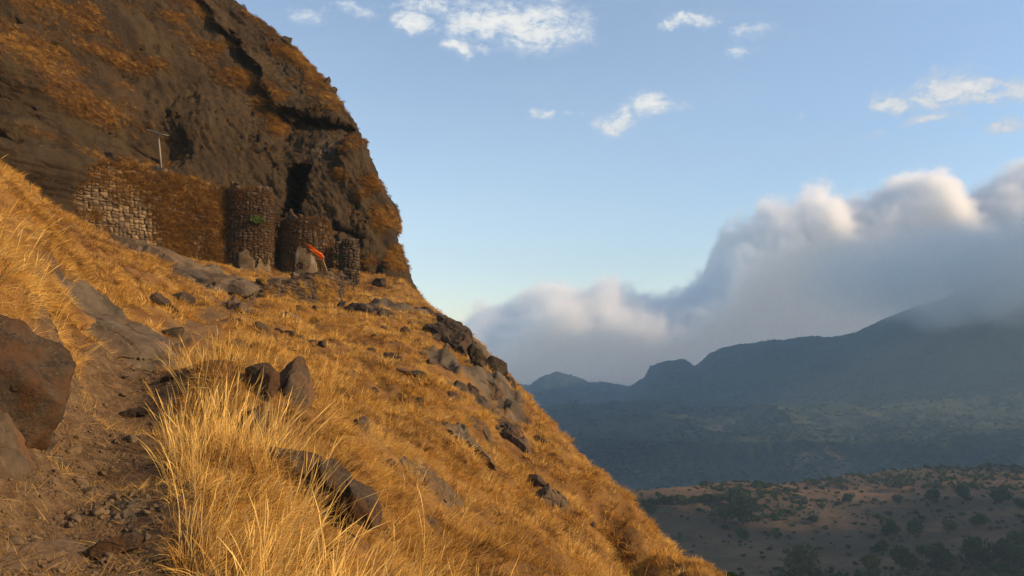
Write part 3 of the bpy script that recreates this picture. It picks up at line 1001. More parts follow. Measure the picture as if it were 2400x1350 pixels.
M['wall_stone'] = stone_material('rampart_stone', [(0.1, (0.04, 0.027, 0.016)), (0.5, (0.095, 0.063, 0.033)), (0.8, (0.19, 0.128, 0.064)), (1.0, (0.28, 0.20, 0.105))])
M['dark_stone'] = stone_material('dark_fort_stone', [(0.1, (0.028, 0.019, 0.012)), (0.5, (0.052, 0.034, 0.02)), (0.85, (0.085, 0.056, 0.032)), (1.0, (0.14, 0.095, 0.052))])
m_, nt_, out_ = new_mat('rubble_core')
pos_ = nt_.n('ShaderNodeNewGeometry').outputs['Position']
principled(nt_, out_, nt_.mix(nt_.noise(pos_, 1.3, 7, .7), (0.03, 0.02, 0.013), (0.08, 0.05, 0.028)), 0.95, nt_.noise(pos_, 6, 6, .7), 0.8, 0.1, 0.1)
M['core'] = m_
m_, nt_, out_ = new_mat('old_lime_plaster')
pos_ = nt_.n('ShaderNodeNewGeometry').outputs['Position']
cc_ = nt_.mix(nt_.smooth(nt_.noise(pos_, 0.9, 8, .7), .38, .62), (0.07, 0.047, 0.025), (0.145, 0.10, 0.054))
cc_ = nt_.mix(nt_.smooth(nt_.noise(nt_.mapping(pos_, (2.2, 2.2, 0.35)), 1.0, 6, .6), .55, .7), cc_, (0.24, 0.195, 0.14))
principled(nt_, out_, cc_, 0.92, nt_.noise(pos_, 8, 6, .7), 0.6, 0.05, 0.1)
M['plaster'] = m_

STONE_V = []
for k in range(8):
    r_ = np.random.default_rng(900 + k)
    b = np.array([(-.5, .5, -.5), (.5, .5, -.5), (.5, .5, .5), (-.5, .5, .5), (-.5, -.25, -.5), (.5, -.25, -.5), (.5, -.25, .5), (-.5, -.25, .5), (-.36, -.5, -.34), (.36, -.5, -.34), (.36, -.5, .34), (-.36, -.5, .34)])
    j = r_.uniform(-.14, .14, (4, 3)) * np.array([1, .6, 1])
    b[0:4] += j * np.array([1, 0, 1])
    b[4:8] += j
    b[8:12] += j + r_.uniform(-.07, .07, (4, 3))
    STONE_V.append(b)
STONE_F = np.array([(8, 9, 10, 11), (4, 5, 9, 8), (5, 6, 10, 9), (6, 7, 11, 10), (7, 4, 8, 11), (0, 1, 5, 4), (1, 2, 6, 5), (2, 3, 7, 6), (3, 0, 4, 7)])
STONE_ME = {}


def stone_me(k, mat):
    if (k, mat) not in STONE_ME:
        STONE_ME[(k, mat)] = mesh_np('stone', STONE_V[k], STONE_F, M[mat], False)
    return STONE_ME[(k, mat)]


def lay_stones(root, base, surf, length, zlo, zhi, mat, sw=(.34, .62), sh=(.24, .4), seed=0, limit=300, skip=None, facing=True):
    """courses of rough stones over a wall face; surf(u, z) -> point, outward normal, tangent"""
    r = random.Random(seed)
    items = []
    zmin = min(zlo(0), zlo(length), zlo(length / 2)) - 0.3
    zmax = max(zhi(u) for u in np.linspace(0, length, 20)) + .2
    stack = []
    z = zmin
    while z < zmax:                      # bands, each broken up at random into rubble
        h = r.uniform(1.5, 2.6)
        stack.append((0.0, length, z, z + h))
        z += h
    while stack:
        u0, u1, z0_, z1_ = stack.pop()
        wd, h = u1 - u0, z1_ - z0_
        if wd > sw[1] * r.uniform(.8, 1.2) and (wd > h * 1.1 or h < sh[1]):
            c_ = u0 + wd * r.uniform(.32, .68)
            stack += [(u0, c_, z0_, z1_), (c_, u1, z0_, z1_)]
            continue
        if h > sh[1] * r.uniform(.85, 1.25):
            c_ = z0_ + h * r.uniform(.35, .65)
            stack += [(u0, u1, z0_, c_), (u0, u1, c_, z1_)]
            continue
        uc, zc = (u0 + u1) / 2, (z0_ + z1_) / 2
        if zc > zhi(uc) + r.uniform(-.3, .12) or zc < zlo(uc) - .3 or r.random() < .03:
            continue
        if skip and skip(uc, zc):
            continue
        p, n, t = surf(uc, zc)
        items.append((p, n, t, wd * r.uniform(.84, .98), h * r.uniform(.82, .98), r.uniform(-.02, .13), r.randrange(8), r.uniform(-.16, .16)))
    cand = []
    for it in items:
        p, n = np.array(it[0]), np.array(it[1])
        cand.append((p / np.linalg.norm(p)) @ n)
    order = np.argsort(cand)
    rest_v, rest_f = [], []
    cnt = 0
    for rank, i in enumerate(order):
        p, n, t, wd, h, proud, kk, roll = items[i]
        n, t = Vector(n), Vector(t)
        up = t.cross(n)
        if up.z < 0:
            up = -up
        Rm = Matrix((t, -n, up)).transposed()
        if Rm.determinant() < 0:
            Rm = Matrix((-t, -n, up)).transposed()
        Rm = Rm @ Matrix.Rotation(roll, 3, 'Y')
        loc = Vector(p) + n * (proud - 0.12)
        vis = cand[i] < 0.15
        if rank < limit and vis:
            o = bpy.data.objects.new('stone', stone_me(kk, mat))
            S.collection.objects.link(o)
            o.parent = root
            o.location = loc - Vector(base)
            o.rotation_euler = Rm.to_euler()
            o.scale = (wd, 0.34, h)
        else:
            v = (STONE_V[kk] * np.array([wd, .34, h])) @ np.array(Rm).T + np.array(loc - Vector(base))
            rest_f.append(STONE_F + 12 * cnt)
            rest_v.append(v)
            cnt += 1
    if cnt:
        o = link('outer_masonry', mesh_np('outer_masonry', np.vstack(rest_v), np.vstack(rest_f), M[mat], False), root)
        o['kind'] = 'stuff'


def flat_wall(name, label, A, B, zlo, zhi, thick, mat, seed, batter=0.05, cat='wall', sw=(.34, .62), sh=(.24, .4), limit=300, skip=None):
    A, B = np.array(A[:2]), np.array(B[:2])
    L = float(np.linalg.norm(B - A))
    t = (B - A) / L
    n = np.array([t[1], -t[0]])
    if n @ A > 0:
        n = -n
    zb = min(zlo(0), zlo(L))
    base = (float((A + B)[0] / 2), float((A + B)[1] / 2), zb)
    root = link(name, None, None, base, label=label, category=cat, kind='thing')

    def surf(u, z):
        p = A + t * u - n * batter * (z - zb)
        return (p[0], p[1], z), (n[0], n[1], batter), (t[0], t[1], 0)
    us = np.linspace(0, L, 24)
    vs, fs = [], []
    for u in us:
        top = zhi(u) - 0.08
        p0 = A + t * u - n * .05
        p1 = A + t * u - n * (batter * (top - zb) + .05)
        q = A + t * u - n * thick
        vs += [(p0[0], p0[1], zlo(u) - .4), (p1[0], p1[1], top), (q[0], q[1], top + .05), (q[0], q[1], zlo(u) - .4)]
    for i in range(len(us) - 1):
        for k in range(3):
            a = i * 4 + k
            fs.append((a, a + 1, a + 5, a + 4))
    e = (len(us) - 1) * 4
    fs += [(0, 3, 2, 1), (e, e + 1, e + 2, e + 3)]
    link('wall_core', mesh_np('wall_core', np.array(vs) - np.array(base), fs, M['core'], False), root)
    lay_stones(root, base, surf, L, zlo, zhi, mat, sw, sh, seed, limit, skip)
    return root, surf, L, base


def round_tower(name, label, px, Y, rad, z0, z1, mat, seed, taper=0.05, a0=-200, a1=20, skip=None, cat='tower', limit=300, ragged=0.8, slope=0.0):
    c = P(px, 800, Y)
    base = (float(c[0]), float(c[1]), z0)
    root = link(name, None, None, base, label=label, category=cat, kind='thing')
    A0, A1 = R(a0), R(a1)
    L = (A1 - A0) * rad

    def top(u):
        a = A0 + u / rad
        return z1 + slope * math.cos(a) * rad + ragged * math.sin(u * 1.9 + seed) * 0.5 + ragged * 0.4 * math.sin(u * 4.7)

    def surf(u, z):
        a = A0 + u / rad
        rr = rad + taper * (z1 - z)
        n = (math.cos(a), math.sin(a), taper)
        return (c[0] + rr * math.cos(a), c[1] + rr * math.sin(a), z), n, (-math.sin(a), math.cos(a), 0)
    # core
    na = 40
    vs, fs = [], []
    for zi in range(2):
        for k in range(na):
            a = 2 * math.pi * k / na
            rr = rad - 0.07 + (taper * (z1 - z0) if zi == 0 else 0)
            u = ((a - A0) % (2 * math.pi)) * rad
            zz = z0 - .5 if zi == 0 else top(u) - .12
            vs.append((rr * math.cos(a), rr * math.sin(a), zz - z0))
    vs.append((0, 0, z1 - z0 - 0.3))
    for k in range(na):
        fs.append((k, (k + 1) % na, na + (k + 1) % na, na + k))
        fs.append((na + k, na + (k + 1) % na, 2 * na))
    link('tower_core', mesh_np('tower_core', vs, fs, M['core'], False), root)
    lay_stones(root, base, surf, L, lambda u: z0, top, mat, (.34, .6), (.22, .36), seed, limit, skip)
    return root, surf, L, base


def zpx(py, Y):
    return float(P(1200, py, Y)[2])


# the long rampart at the foot of the cliff
A, B = P(150, 500, 62), P(540, 600, 73)
LW = float(np.linalg.norm((B - A)[:2]))
zA0, zA1, zB0, zB1 = zpx(545, 62), zpx(398, 62), zpx(625, 73), zpx(438, 73)


def r_top(u):
    f = u / LW
    k = np.interp(f, [0, .05, .1, .25, .45, .6, .8, 1], [470, 425, 392, 374, 392, 405, 425, 440])
    return zpx(k, 62 + 11 * f) + .12 * math.sin(u * 2.3)


rampart, ramp_surf, _, ramp_base = flat_wall('rampart_wall', 'long dry-stone rampart with golden stones and brown creeper under the cliff', A, B, lambda u: zA0 + (zB0 - zA0) * u / LW, r_top, 1.6, 'wall_stone', 11, 0.10)
# the projecting string course across the rampart
bm_v, bm_f = [], []
for i, f in enumerate(np.linspace(.1, .86, 30)):
    Yc_ = 62 + 11 * f
    zc_ = zpx(np.interp(f, [.1, .5, .86], [462, 485, 512]), Yc_) + .04 * math.sin(i * 1.3)
    p, n, tt = ramp_surf(f * LW, zc_)
    p, n = np.array(p), np.array(n)
    for s, dz in ((.0, -.05), (.15, -.05), (.15, .05), (.0, .05)):
        bm_v.append(p + n * s + np.array([0, 0, dz]) - np.array(ramp_base))
for i in range(29):
    for k in range(4):
        a = i * 4 + k
        b = i * 4 + (k + 1) % 4
        bm_f.append((a, b, b + 4, a + 4))
link('string_course', mesh_np('string_course', bm_v, bm_f, M['dark_stone'], False), rampart)

bz0 = zpx(652, 73)


def plaster_patch(root, base, surf, u0, u1, z0, z1, seed, name='plaster_patch', proud=0.2):
    nu, nz = 44, 48
    V_, ok = [], []
    for j in range(nz):
        for i in range(nu):
            u, z = u0 + (u1 - u0) * i / (nu - 1), z0 + (z1 - z0) * j / (nz - 1)
            p, n, t = surf(u, z)
            e = min(i, nu - 1 - i) / 5.0
            g = min(1.0, (nz - 1 - j) / 6.0) + .2
            nse = float(fbm(np.array([u * 1.3, z * 1.3, seed]), 3, seed))
            edge_n = float(fbm(np.array([u * 1.1, 0.3 * z, seed + 4.0]), 4, seed + 2, .6))
            ok.append(j / (nz - 1) < .8 + .8 * edge_n - .25 * max(0, 1 - e) and nse > -.55)
            V_.append(np.array(p) + np.array(n) * (proud + .02 * nse) - np.array(base))
    F_ = []
    for j in range(nz - 1):
        for i in range(nu - 1):
            a = j * nu + i
            if ok[a] and ok[a + 1] and ok[a + nu] and ok[a + nu + 1]:
                F_.append((a, a + 1, a + nu + 1, a + nu))
    o = link(name, mesh_np(name, V_, F_, M['plaster'], True), root)
    md = o.modifiers.new('thick', 'SOLIDIFY')
    md.thickness = 0.08
    md.offset = -1
    return o


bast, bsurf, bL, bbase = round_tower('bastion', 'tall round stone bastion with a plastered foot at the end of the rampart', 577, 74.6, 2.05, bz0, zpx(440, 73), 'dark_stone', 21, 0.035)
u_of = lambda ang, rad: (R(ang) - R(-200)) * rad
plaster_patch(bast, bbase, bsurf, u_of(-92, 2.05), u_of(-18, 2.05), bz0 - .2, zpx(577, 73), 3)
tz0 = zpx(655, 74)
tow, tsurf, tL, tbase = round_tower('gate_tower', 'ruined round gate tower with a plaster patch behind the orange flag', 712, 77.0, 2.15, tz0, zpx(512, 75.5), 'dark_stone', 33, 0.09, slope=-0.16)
plaster_patch(tow, tbase, tsurf, u_of(-95, 2.15), u_of(-52, 2.15), tz0 - .2, zpx(578, 75), 5)

# gate between the towers: jambs, lintel and a flat sheet for the dark passage
gA, gB = P(622, 640, 79.5), P(712, 640, 79.5)
gz0 = zpx(650, 79)
door_u0, door_u1, door_z = 0.75, 2.75, zpx(560, 79)
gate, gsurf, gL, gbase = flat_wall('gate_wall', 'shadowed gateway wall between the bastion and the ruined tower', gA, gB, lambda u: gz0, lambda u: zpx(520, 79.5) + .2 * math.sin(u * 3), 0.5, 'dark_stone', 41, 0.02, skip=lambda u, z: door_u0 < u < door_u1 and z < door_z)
# flat dark sheet stands in for the doorway's shade; the core stays closed
sheet_pts = []
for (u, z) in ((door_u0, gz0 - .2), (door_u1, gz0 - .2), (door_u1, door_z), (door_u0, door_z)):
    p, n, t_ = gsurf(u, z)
    sheet_pts.append(np.array(p) + np.array(n) * .02 - np.array(gbase))
link('doorway_shade_sheet', mesh_np('doorway_shade_sheet', sheet_pts, [(0, 1, 2, 3)], M['core'], False), gate)
p0, n0, t0 = gsurf((door_u0 + door_u1) / 2, door_z + .15)
o = link('lintel', stone_me(2, 'dark_stone'), gate, Vector(p0) - Vector(gbase) + Vector(n0) * .1)
o.scale = (door_u1 - door_u0 + .5, .4, .32)
o.rotation_euler = (0, 0, math.atan2(t0[1], t0[0]))

# curtain from the tower to the pier, the pier, and the retaining wall in front
flat_wall('curtain_wall', 'overgrown stone curtain wall between the gate tower and the pier', P(745, 640, 77.5), P(845, 650, 79.5), lambda u: zpx(665, 78), lambda u: zpx(556, 78) - .16 * u, 0.9, 'dark_stone', 51, 0.06)
round_tower('stone_pier', 'narrow ruined stone pier right of the orange flag', 815, 76.2, 0.8, zpx(680, 75.5), zpx(560, 75.5), 'dark_stone', 61, 0.03, cat='pier', ragged=.5, limit=200)
RA, RB = ground_hit(612, 700), ground_hit(834, 706)
RYm = 0.5 * (RA[1] + RB[1])
LR = float(np.linalg.norm((RB - RA)[:2]))
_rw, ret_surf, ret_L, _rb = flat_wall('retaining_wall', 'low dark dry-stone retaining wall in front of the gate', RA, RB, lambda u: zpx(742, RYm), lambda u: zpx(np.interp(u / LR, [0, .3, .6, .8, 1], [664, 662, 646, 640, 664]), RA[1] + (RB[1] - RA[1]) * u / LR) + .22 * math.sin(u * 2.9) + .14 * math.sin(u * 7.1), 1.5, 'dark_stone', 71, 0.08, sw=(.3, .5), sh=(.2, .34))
# fallen stones and a broken plinth before the gate
rock('tan broken plinth stone lying before the gate tower', 692, 647, 34, 22, 501, 0, 1.0, 'slab', 'rock', Y=71.5, sub=4)
rock('dark flat stone step under the gate opening', 668, 630, 60, 16, 503, 5, 1.2, 'dark_boulder', 'rock', Y=75, sub=4)
rock('dark overgrown rock lump at the cliff foot right of the pier', 893, 662, 40, 36, 505, 15, 1.0, 'dark_boulder', 'rock', sub=4)


# ------------------------------------------------------------------ FLAG AND LAMP
def tube(path, radii, seg=10):
    path = [Vector(p) for p in path]
    vs, fs = [], []
    for i, p in enumerate(path):
        d = (path[min(i + 1, len(path) - 1)] - path[max(i - 1, 0)]).normalized()
        a = d.orthogonal().normalized()
        b = d.cross(a)
        for k in range(seg):
            an = 2 * math.pi * k / seg
            vs.append(p + (a * math.cos(an) + b * math.sin(an)) * radii[i])
    for i in range(len(path) - 1):
        for k in range(seg):
            fs.append((i * seg + k, i * seg + (k + 1) % seg, (i + 1) * seg + (k + 1) % seg, (i + 1) * seg + k))
    fs.append(tuple(range(seg))[::-1])
    fs.append(tuple(range((len(path) - 1) * seg, len(path) * seg)))
    return vs, fs


def simple_mat(name, color, rough=0.6, metallic=0.0, noise=0.15, scale=6):
    m, nt, out = new_mat(name)
    pos = nt.n('ShaderNodeNewGeometry').outputs['Position']
    c = nt.mix(nt.noise(pos, scale, 5, .6), tuple(x * (1 - noise) for x in color), tuple(min(1, x * (1 + noise)) for x in color))
    principled(nt, out, c, rough, None, metallic=metallic)
    return m


M['pole'] = simple_mat('weathered_steel', (0.22, 0.185, 0.14), 0.6, 0.1)
M['panel'] = simple_mat('solar_cells', (0.02, 0.025, 0.04), 0.25)
M['box'] = simple_mat('dark_concrete', (0.07, 0.06, 0.05), 0.9)
M['bamboo'] = simple_mat('bamboo', (0.30, 0.20, 0.09), 0.7)
m_, nt_, out_ = new_mat('saffron_cloth')
oc = (0.9, 0.19, 0.02, 1)
d_ = nt_.n('ShaderNodeBsdfDiffuse')
d_.inputs[0].default_value = oc
t_ = nt_.n('ShaderNodeBsdfTranslucent')
t_.inputs[0].default_value = oc
mx_ = nt_.n('ShaderNodeMixShader')
mx_.inputs[0].default_value = 0.35
nt_.inp(mx_, 1, d_.outputs[0])
nt_.inp(mx_, 2, t_.outputs[0])
nt_.inp(out_, 0, mx_.outputs[0])
M['flag'] = m_

FY = RYm + 3.0
print('RET', RA, RB)
fb = P(771, 646, FY)
flag = link('flag', None, None, tuple(fb), label='orange pennant flag on a thin leaning pole before the gate', category='flag')
tipp = P(752, 590, FY)
vs, fs = tube([fb - fb, P(764, 628, FY) - fb, P(757, 607, FY) - fb, P(753.5, 596, FY) - fb], [.035, .032, .026, .02], 8)
link('flag_pole', mesh_np('flag_pole', vs, fs, M['bamboo'], True), flag)
# cloth streaming up-left in the wind, folded along its length
spine = [(757, 612), (757, 606), (752, 599), (745, 594), (738, 589), (731, 582), (726, 577), (721, 573)]
wid = [2, 9, 10, 11, 10, 8, 5, 1]
vs, fs = [], []
nl, nw_ = 48, 9
for i in range(nl):
    f = i / (nl - 1) * (len(spine) - 1)
    a, bb = int(min(f, len(spine) - 2)), f - int(min(f, len(spine) - 2))
    sx = spine[a][0] * (1 - bb) + spine[a + 1][0] * bb
    sy = spine[a][1] * (1 - bb) + spine[a + 1][1] * bb
    wd = wid[a] * (1 - bb) + wid[a + 1] * bb
    for k in range(nw_):
        s = k / (nw_ - 1) - .5
        yy = FY + .16 * math.sin(i * .42 + s * 3) + .10 * math.sin(k * 1.6 + i * .12)
        q = P(sx + s * wd * .62, sy - s * wd * .9, yy) - fb
        vs.append(q)
for i in range(nl - 1):
    for k in range(nw_ - 1):
        fs.append((i * nw_ + k, i * nw_ + k + 1, (i + 1) * nw_ + k + 1, (i + 1) * nw_ + k))
link('pennant', mesh_np('pennant', vs, fs, M['flag'], True), flag)

LY = 69.5
lb = P(379, 402, LY)
lamp = link('solar_street_lamp', None, None, tuple(lb), label='pale solar street lamp post standing on top of the rampart', category='lamp post')
top_ = P(371, 313, LY) - lb
vs, fs = tube([np.zeros(3), top_ * .5, top_], [.085, .075, .06], 12)
link('lamp_post', mesh_np('lamp_post', vs, fs, M['pole'], True), lamp)


def slab_mesh(name, c, ax, ay, az, mat, bev=0.02):
    bm = bmesh.new()
    bmesh.ops.create_cube(bm, size=1)
    Mx = Matrix.Identity(4)
    for k, a in enumerate((ax, ay, az)):
        for r_ in range(3):
            Mx[r_][k] = a[r_]
    for r_ in range(3):
        Mx[r_][3] = c[r_]
    bmesh.ops.bevel(bm, geom=list(bm.edges), offset=0.04, segments=1, affect='EDGES')
    bmesh.ops.transform(bm, matrix=Mx, verts=bm.verts)
    me = bpy.data.meshes.new(name)
    bm.to_mesh(me)
    bm.free()
    me.materials.append(mat)
    return me


pc = P(370, 309.5, LY) - lb
pl = link('solar_panel', slab_mesh('solar_panel', pc, (1.45, 0.1, -0.42), (0.1, .75, .12), (0.02, 0, .07), M['panel']), lamp)
link('panel_frame', slab_mesh('panel_frame', pc + np.array([0, 0, -.04]), (1.52, 0.105, -0.44), (0.105, .8, .13), (0.02, 0, .05), M['pole']), pl)
link('lamp_head', slab_mesh('lamp_head', P(362, 309, LY) - lb + np.array([0, -.1, -.02]), (.5, 0, .02), (0, .2, 0), (0, 0, .09), M['box']), lamp)
link('footing', slab_mesh('footing', P(380, 399, LY) - lb, (.75, 0, -.05), (0, .7, 0), (0, 0, .34), M['box']), lamp)
link('battery_box', slab_mesh('battery_box', P(368, 394, LY) - lb, (.34, 0, 0), (0, .3, 0), (0, 0, .4), M['box']), lamp)

# ------------------------------------------------------------------ DRY GRASS AND BRUSH
def tuft_mesh(name, n, height, spread, width, bend, lean, mat, seed, seg=4, head=False):
    r = np.random.default_rng(seed)
    V_, F_ = [], []
    base = 0
    for b in range(n):
        a = r.uniform(0, 2 * math.pi)
        rad = spread * math.sqrt(r.uniform())
        h = height * r.uniform(0.45, 1.1)
        d = np.array([math.cos(a), math.sin(a), 0]) * r.uniform(0, lean) + np.array([0.22 * bend, 0, 1.0])
        d /= np.linalg.norm(d)
        ba = a + r.normal() * 0.7
        g = np.array([math.cos(ba), math.sin(ba), 0]) * 0.6 + np.array([0.8, 0, -0.9])
        pos = np.array([rad * math.cos(a), rad * math.sin(a), -0.05])
        side = np.cross(d, [math.cos(a * 3.1 + b), math.sin(a * 3.1 + b), 0.1])
        side /= np.linalg.norm(side) + 1e-9
        wv = width * r.uniform(0.6, 1.35)
        bd = bend * r.uniform(0.3, 1.5)
        step = h / seg
        for k in range(seg + 1):
            f = k / seg
            ww = wv * (1 - 0.85 * f)
            if head and k == seg - 1:
                ww = wv * 1.5
            V_ += [pos - side * ww / 2, pos + side * ww / 2]
            d = d + g * bd * f / seg * 1.6
            d /= np.linalg.norm(d)
            pos = pos + d * step
        for k in range(seg):
            i = base + k * 2
            F_.append((i, i + 1, i + 3, i + 2))
        base += 2 * (seg + 1)
    return mesh_np(name, V_, np.array(F_), mat, True)


tufts = bpy.data.collections.new('tuft_kinds')
KINDS = []


def add_kind(*a, **k):
    o = bpy.data.objects.new('kind_%02d' % len(KINDS), tuft_mesh(*a, **k))
    tufts.objects.link(o)
    KINDS.append(o)


for s_ in range(4):      # 0-3 short matted grass
    add_kind('mat_tuft', 46, 0.32, 0.16, 0.0062, 1.35, 1.9, M['grass'], 10 + s_)
for s_ in range(3):      # 4-6 tall stalks
    add_kind('tall_tuft', 9, 0.74, 0.13, 0.0050, 0.30, 0.45, M['grass'], 20 + s_, seg=5, head=True)
for s_ in range(3):      # 7-9 bigger clumps for the far slope
    add_kind('far_tuft', 34, 0.34, 0.22, 0.021, 1.0, 1.2, M['grass'], 30 + s_, seg=3)
for s_ in range(3):      # 10-12 rusty brush
    add_kind('brush_tuft', 46, 0.30, 0.22, 0.015, 0.7, 1.3, M['brush'], 40 + s_, seg=3)
for s_ in range(2):      # 13-14 loose straw lying flat
    add_kind('straw', 10, 0.30, 0.22, 0.0045, 0.3, 4.5, M['grass'], 50 + s_, seg=3)


def dir_euler(d, hint):
    d = d / np.linalg.norm(d, axis=1, keepdims=True)
    x = hint - (hint * d).sum(1, keepdims=True) * d
    x /= np.linalg.norm(x, axis=1, keepdims=True) + 1e-9
    y = np.cross(d, x)
    ry = np.arcsin(np.clip(-x[:, 2], -1, 1))
    rx = np.arctan2(y[:, 2], d[:, 2])
    rz = np.arctan2(x[:, 1], x[:, 0])
    return np.stack([rx, ry, rz], 1)


def scatter(name, coll, loc, rot, scl, idx, tint, label, category):
    me = bpy.data.meshes.new(name)
    me.vertices.add(len(loc))
    me.vertices.foreach_set('co', np.asarray(loc, np.float32).ravel())
    a = me.attributes.new('rot', 'FLOAT_VECTOR', 'POINT')
    a.data.foreach_set('vector', np.asarray(rot, np.float32).ravel())
    for k, v, ty in (('scl', scl, 'FLOAT'), ('tint', tint, 'FLOAT'), ('idx', idx, 'INT')):
        a = me.attributes.new(k, ty, 'POINT')
        a.data.foreach_set('value', np.asarray(v, np.float32 if ty == 'FLOAT' else np.int32).ravel())
    o = link(name, me, kind='stuff', label=label, category=category)
    ng = bpy.data.node_groups.new(name + '_nodes', 'GeometryNodeTree')
    ng.interface.new_socket('Geometry', in_out='INPUT', socket_type='NodeSocketGeometry')
    ng.interface.new_socket('Geometry', in_out='OUTPUT', socket_type='NodeSocketGeometry')
    N_ = ng.nodes
    gi, go = N_.new('NodeGroupInput'), N_.new('NodeGroupOutput')
    ci = N_.new('GeometryNodeCollectionInfo')
    ci.inputs[0].default_value = coll
    ci.inputs[1].default_value = True
    ci.inputs[2].default_value = True
    ip = N_.new('GeometryNodeInstanceOnPoints')

    def na(nm, ty):
        q = N_.new('GeometryNodeInputNamedAttribute')
        q.data_type = ty
        q.inputs[0].default_value = nm
        return q.outputs[0]
    L_ = ng.links
    e2r = N_.new('FunctionNodeEulerToRotation')
    L_.new(na('rot', 'FLOAT_VECTOR'), e2r.inputs[0])
    L_.new(gi.outputs[0], ip.inputs['Points'])
    L_.new(ci.outputs[0], ip.inputs['Instance'])
    ip.inputs['Pick Instance'].default_value = True
    L_.new(na('idx', 'INT'), ip.inputs['Instance Index'])
    L_.new(e2r.outputs[0], ip.inputs['Rotation'])
    L_.new(na('scl', 'FLOAT'), ip.inputs['Scale'])
    L_.new(ip.outputs[0], go.inputs[0])
    md = o.modifiers.new('scatter', 'NODES')
    md.node_group = ng
    return o


def hill_normal(x, y, e=0.25):
    zx = (hill_z(x + e, y) - hill_z(x - e, y)) / (2 * e)
    zy = (hill_z(x, y + e) - hill_z(x, y - e)) / (2 * e)
    n = np.stack([-zx, -zy, np.ones_like(zx)], 1)
    return n / np.linalg.norm(n, axis=1, keepdims=True)


def grow_grass(N=60000):
    r = np.random.default_rng(99)
    y = np.exp(r.uniform(math.log(3.6), math.log(92), N))
    cx = np.interp(y, CREST[:, 1], CREST[:, 0])
    lo = -0.76 * y - 3
    x = lo + r.uniform(0, 1, N) * (cx + 3.0 - lo)
    z, pm, rk = hill_z(x, y, True)
    keep = r.uniform(0, 1, N) > np.maximum(pm * 1.3, rk * 0.93)
    for fx, fy, a, b in FOOT:
        keep &= (((x - fx) / a) ** 2 + ((y - fy) / b) ** 2) > 1
    q = np.stack([x, y, z], 1)
    bare = fbm(q * 0.45, 4, 140)
    keep &= (bare > -0.30) | (r.uniform(0, 1, N) < 0.30)
    x, y, z, pm, q = x[keep], y[keep], z[keep], pm[keep], q[keep]
    n = len(x)
    nor = hill_normal(x, y)
    down = np.stack([nor[:, 0], nor[:, 1], nor[:, 0] * 0 - 0.3], 1)
    down[:, :2] += r.normal(size=(n, 2)) * np.interp(y, [6, 25], [1.6, 0.8])[:, None]
    swirl = np.stack([fbm(q * .55, 2, 301), fbm(q * .55, 2, 302)], 1)
    down[:, :2] += swirl * 1.6
    d = nor * 0.55 + np.array([0, 0, 1.0]) * 0.6 + r.normal(size=(n, 3)) * 0.22
    rot = dir_euler(d, down)
    # kinds: tall stalks on the shoulder beside the path and in drifts near the camera
    kind = r.integers(0, 4, n)
    dpath = poly_dist(x, y, PATH, PATHW)
    right = x > np.interp(y, PATH[:, 1], PATH[:, 0])
    tall_p = 0.50 * sstep(dpath, 2.2, 1.0) * sstep(y, 19, 14) * right * sstep(fbm(q * 0.8 + 7, 3, 150), -0.45, 0.2) + 0.05 * (y < 20)
    kind = np.where(r.uniform(0, 1, n) < tall_p, r.integers(4, 7, n), kind)
    far = r.uniform(0, 1, n) < sstep(y, 15, 27)
    kind = np.where(far, r.integers(7, 10, n), kind)
    brushn = fbm(q * 0.33 + 31, 4, 160, 0.6)
    brush = (r.uniform(0, 1, n) < 0.75 * sstep(brushn, 0.14, 0.45) * sstep(y, 5, 14)) | (r.uniform(0, 1, n) < 0.14 * sstep(y, 3, 8))
    kind = np.where(brush, r.integers(10, 13, n), kind)
    scl = r.uniform(0.65, 1.25, n) * np.interp(y, [5, 12, 20, 30, 50, 90], [0.85, 0.82, 0.75, 0.75, 0.95, 1.15])
    scl = scl * (1 + 0.55 * fbm(q * 1.3 + 80, 3, 190, .6))
    scl = np.where(kind >= 10, scl * 0.9, scl)
    scl = np.where((kind >= 4) & (kind < 7), scl * 1.2, scl)
    scl = scl * (1 - 0.5 * pm)
    tint = 0.54 + 0.10 * sstep(y, 16, 8) + 0.5 * fbm(q * 0.4 + 50, 4, 170, .6) + 0.35 * fbm(q * 1.7, 3, 171, .6) + r.normal(size=n) * 0.2
    tint = np.where((kind >= 4) & (kind < 7), tint + 0.22, tint)
    scatter('dry_grass', tufts, q, rot, scl, kind, np.clip(tint, 0, 1), 'golden dry grass covering the whole hillside', 'grass')
    # straw lying over the path and slabs
    m = 2600
    k = r.uniform(0, 1, m)
    y = np.exp(r.uniform(math.log(3.6), math.log(24), m))
    x = np.interp(y, PATH[:, 1], PATH[:, 0]) + r.normal(size=m) * 1.1
    z, pm, rk = hill_z(x, y, True)
    ok = (pm > .15) | (rk > .3)
    x, y, z = x[ok], y[ok], z[ok]
    n = len(x)
    nor = hill_normal(x, y, .1)
    rot = dir_euler(nor + r.normal(size=(n, 3)) * .1, r.normal(size=(n, 3)))
    scatter('straw_litter', tufts, np.stack([x, y, z + 0.015], 1), rot, r.uniform(.3, .85, n), r.integers(13, 15, n), r.uniform(.4, .95, n), 'loose dry straw strewn over the footpath', 'straw')


grow_grass()


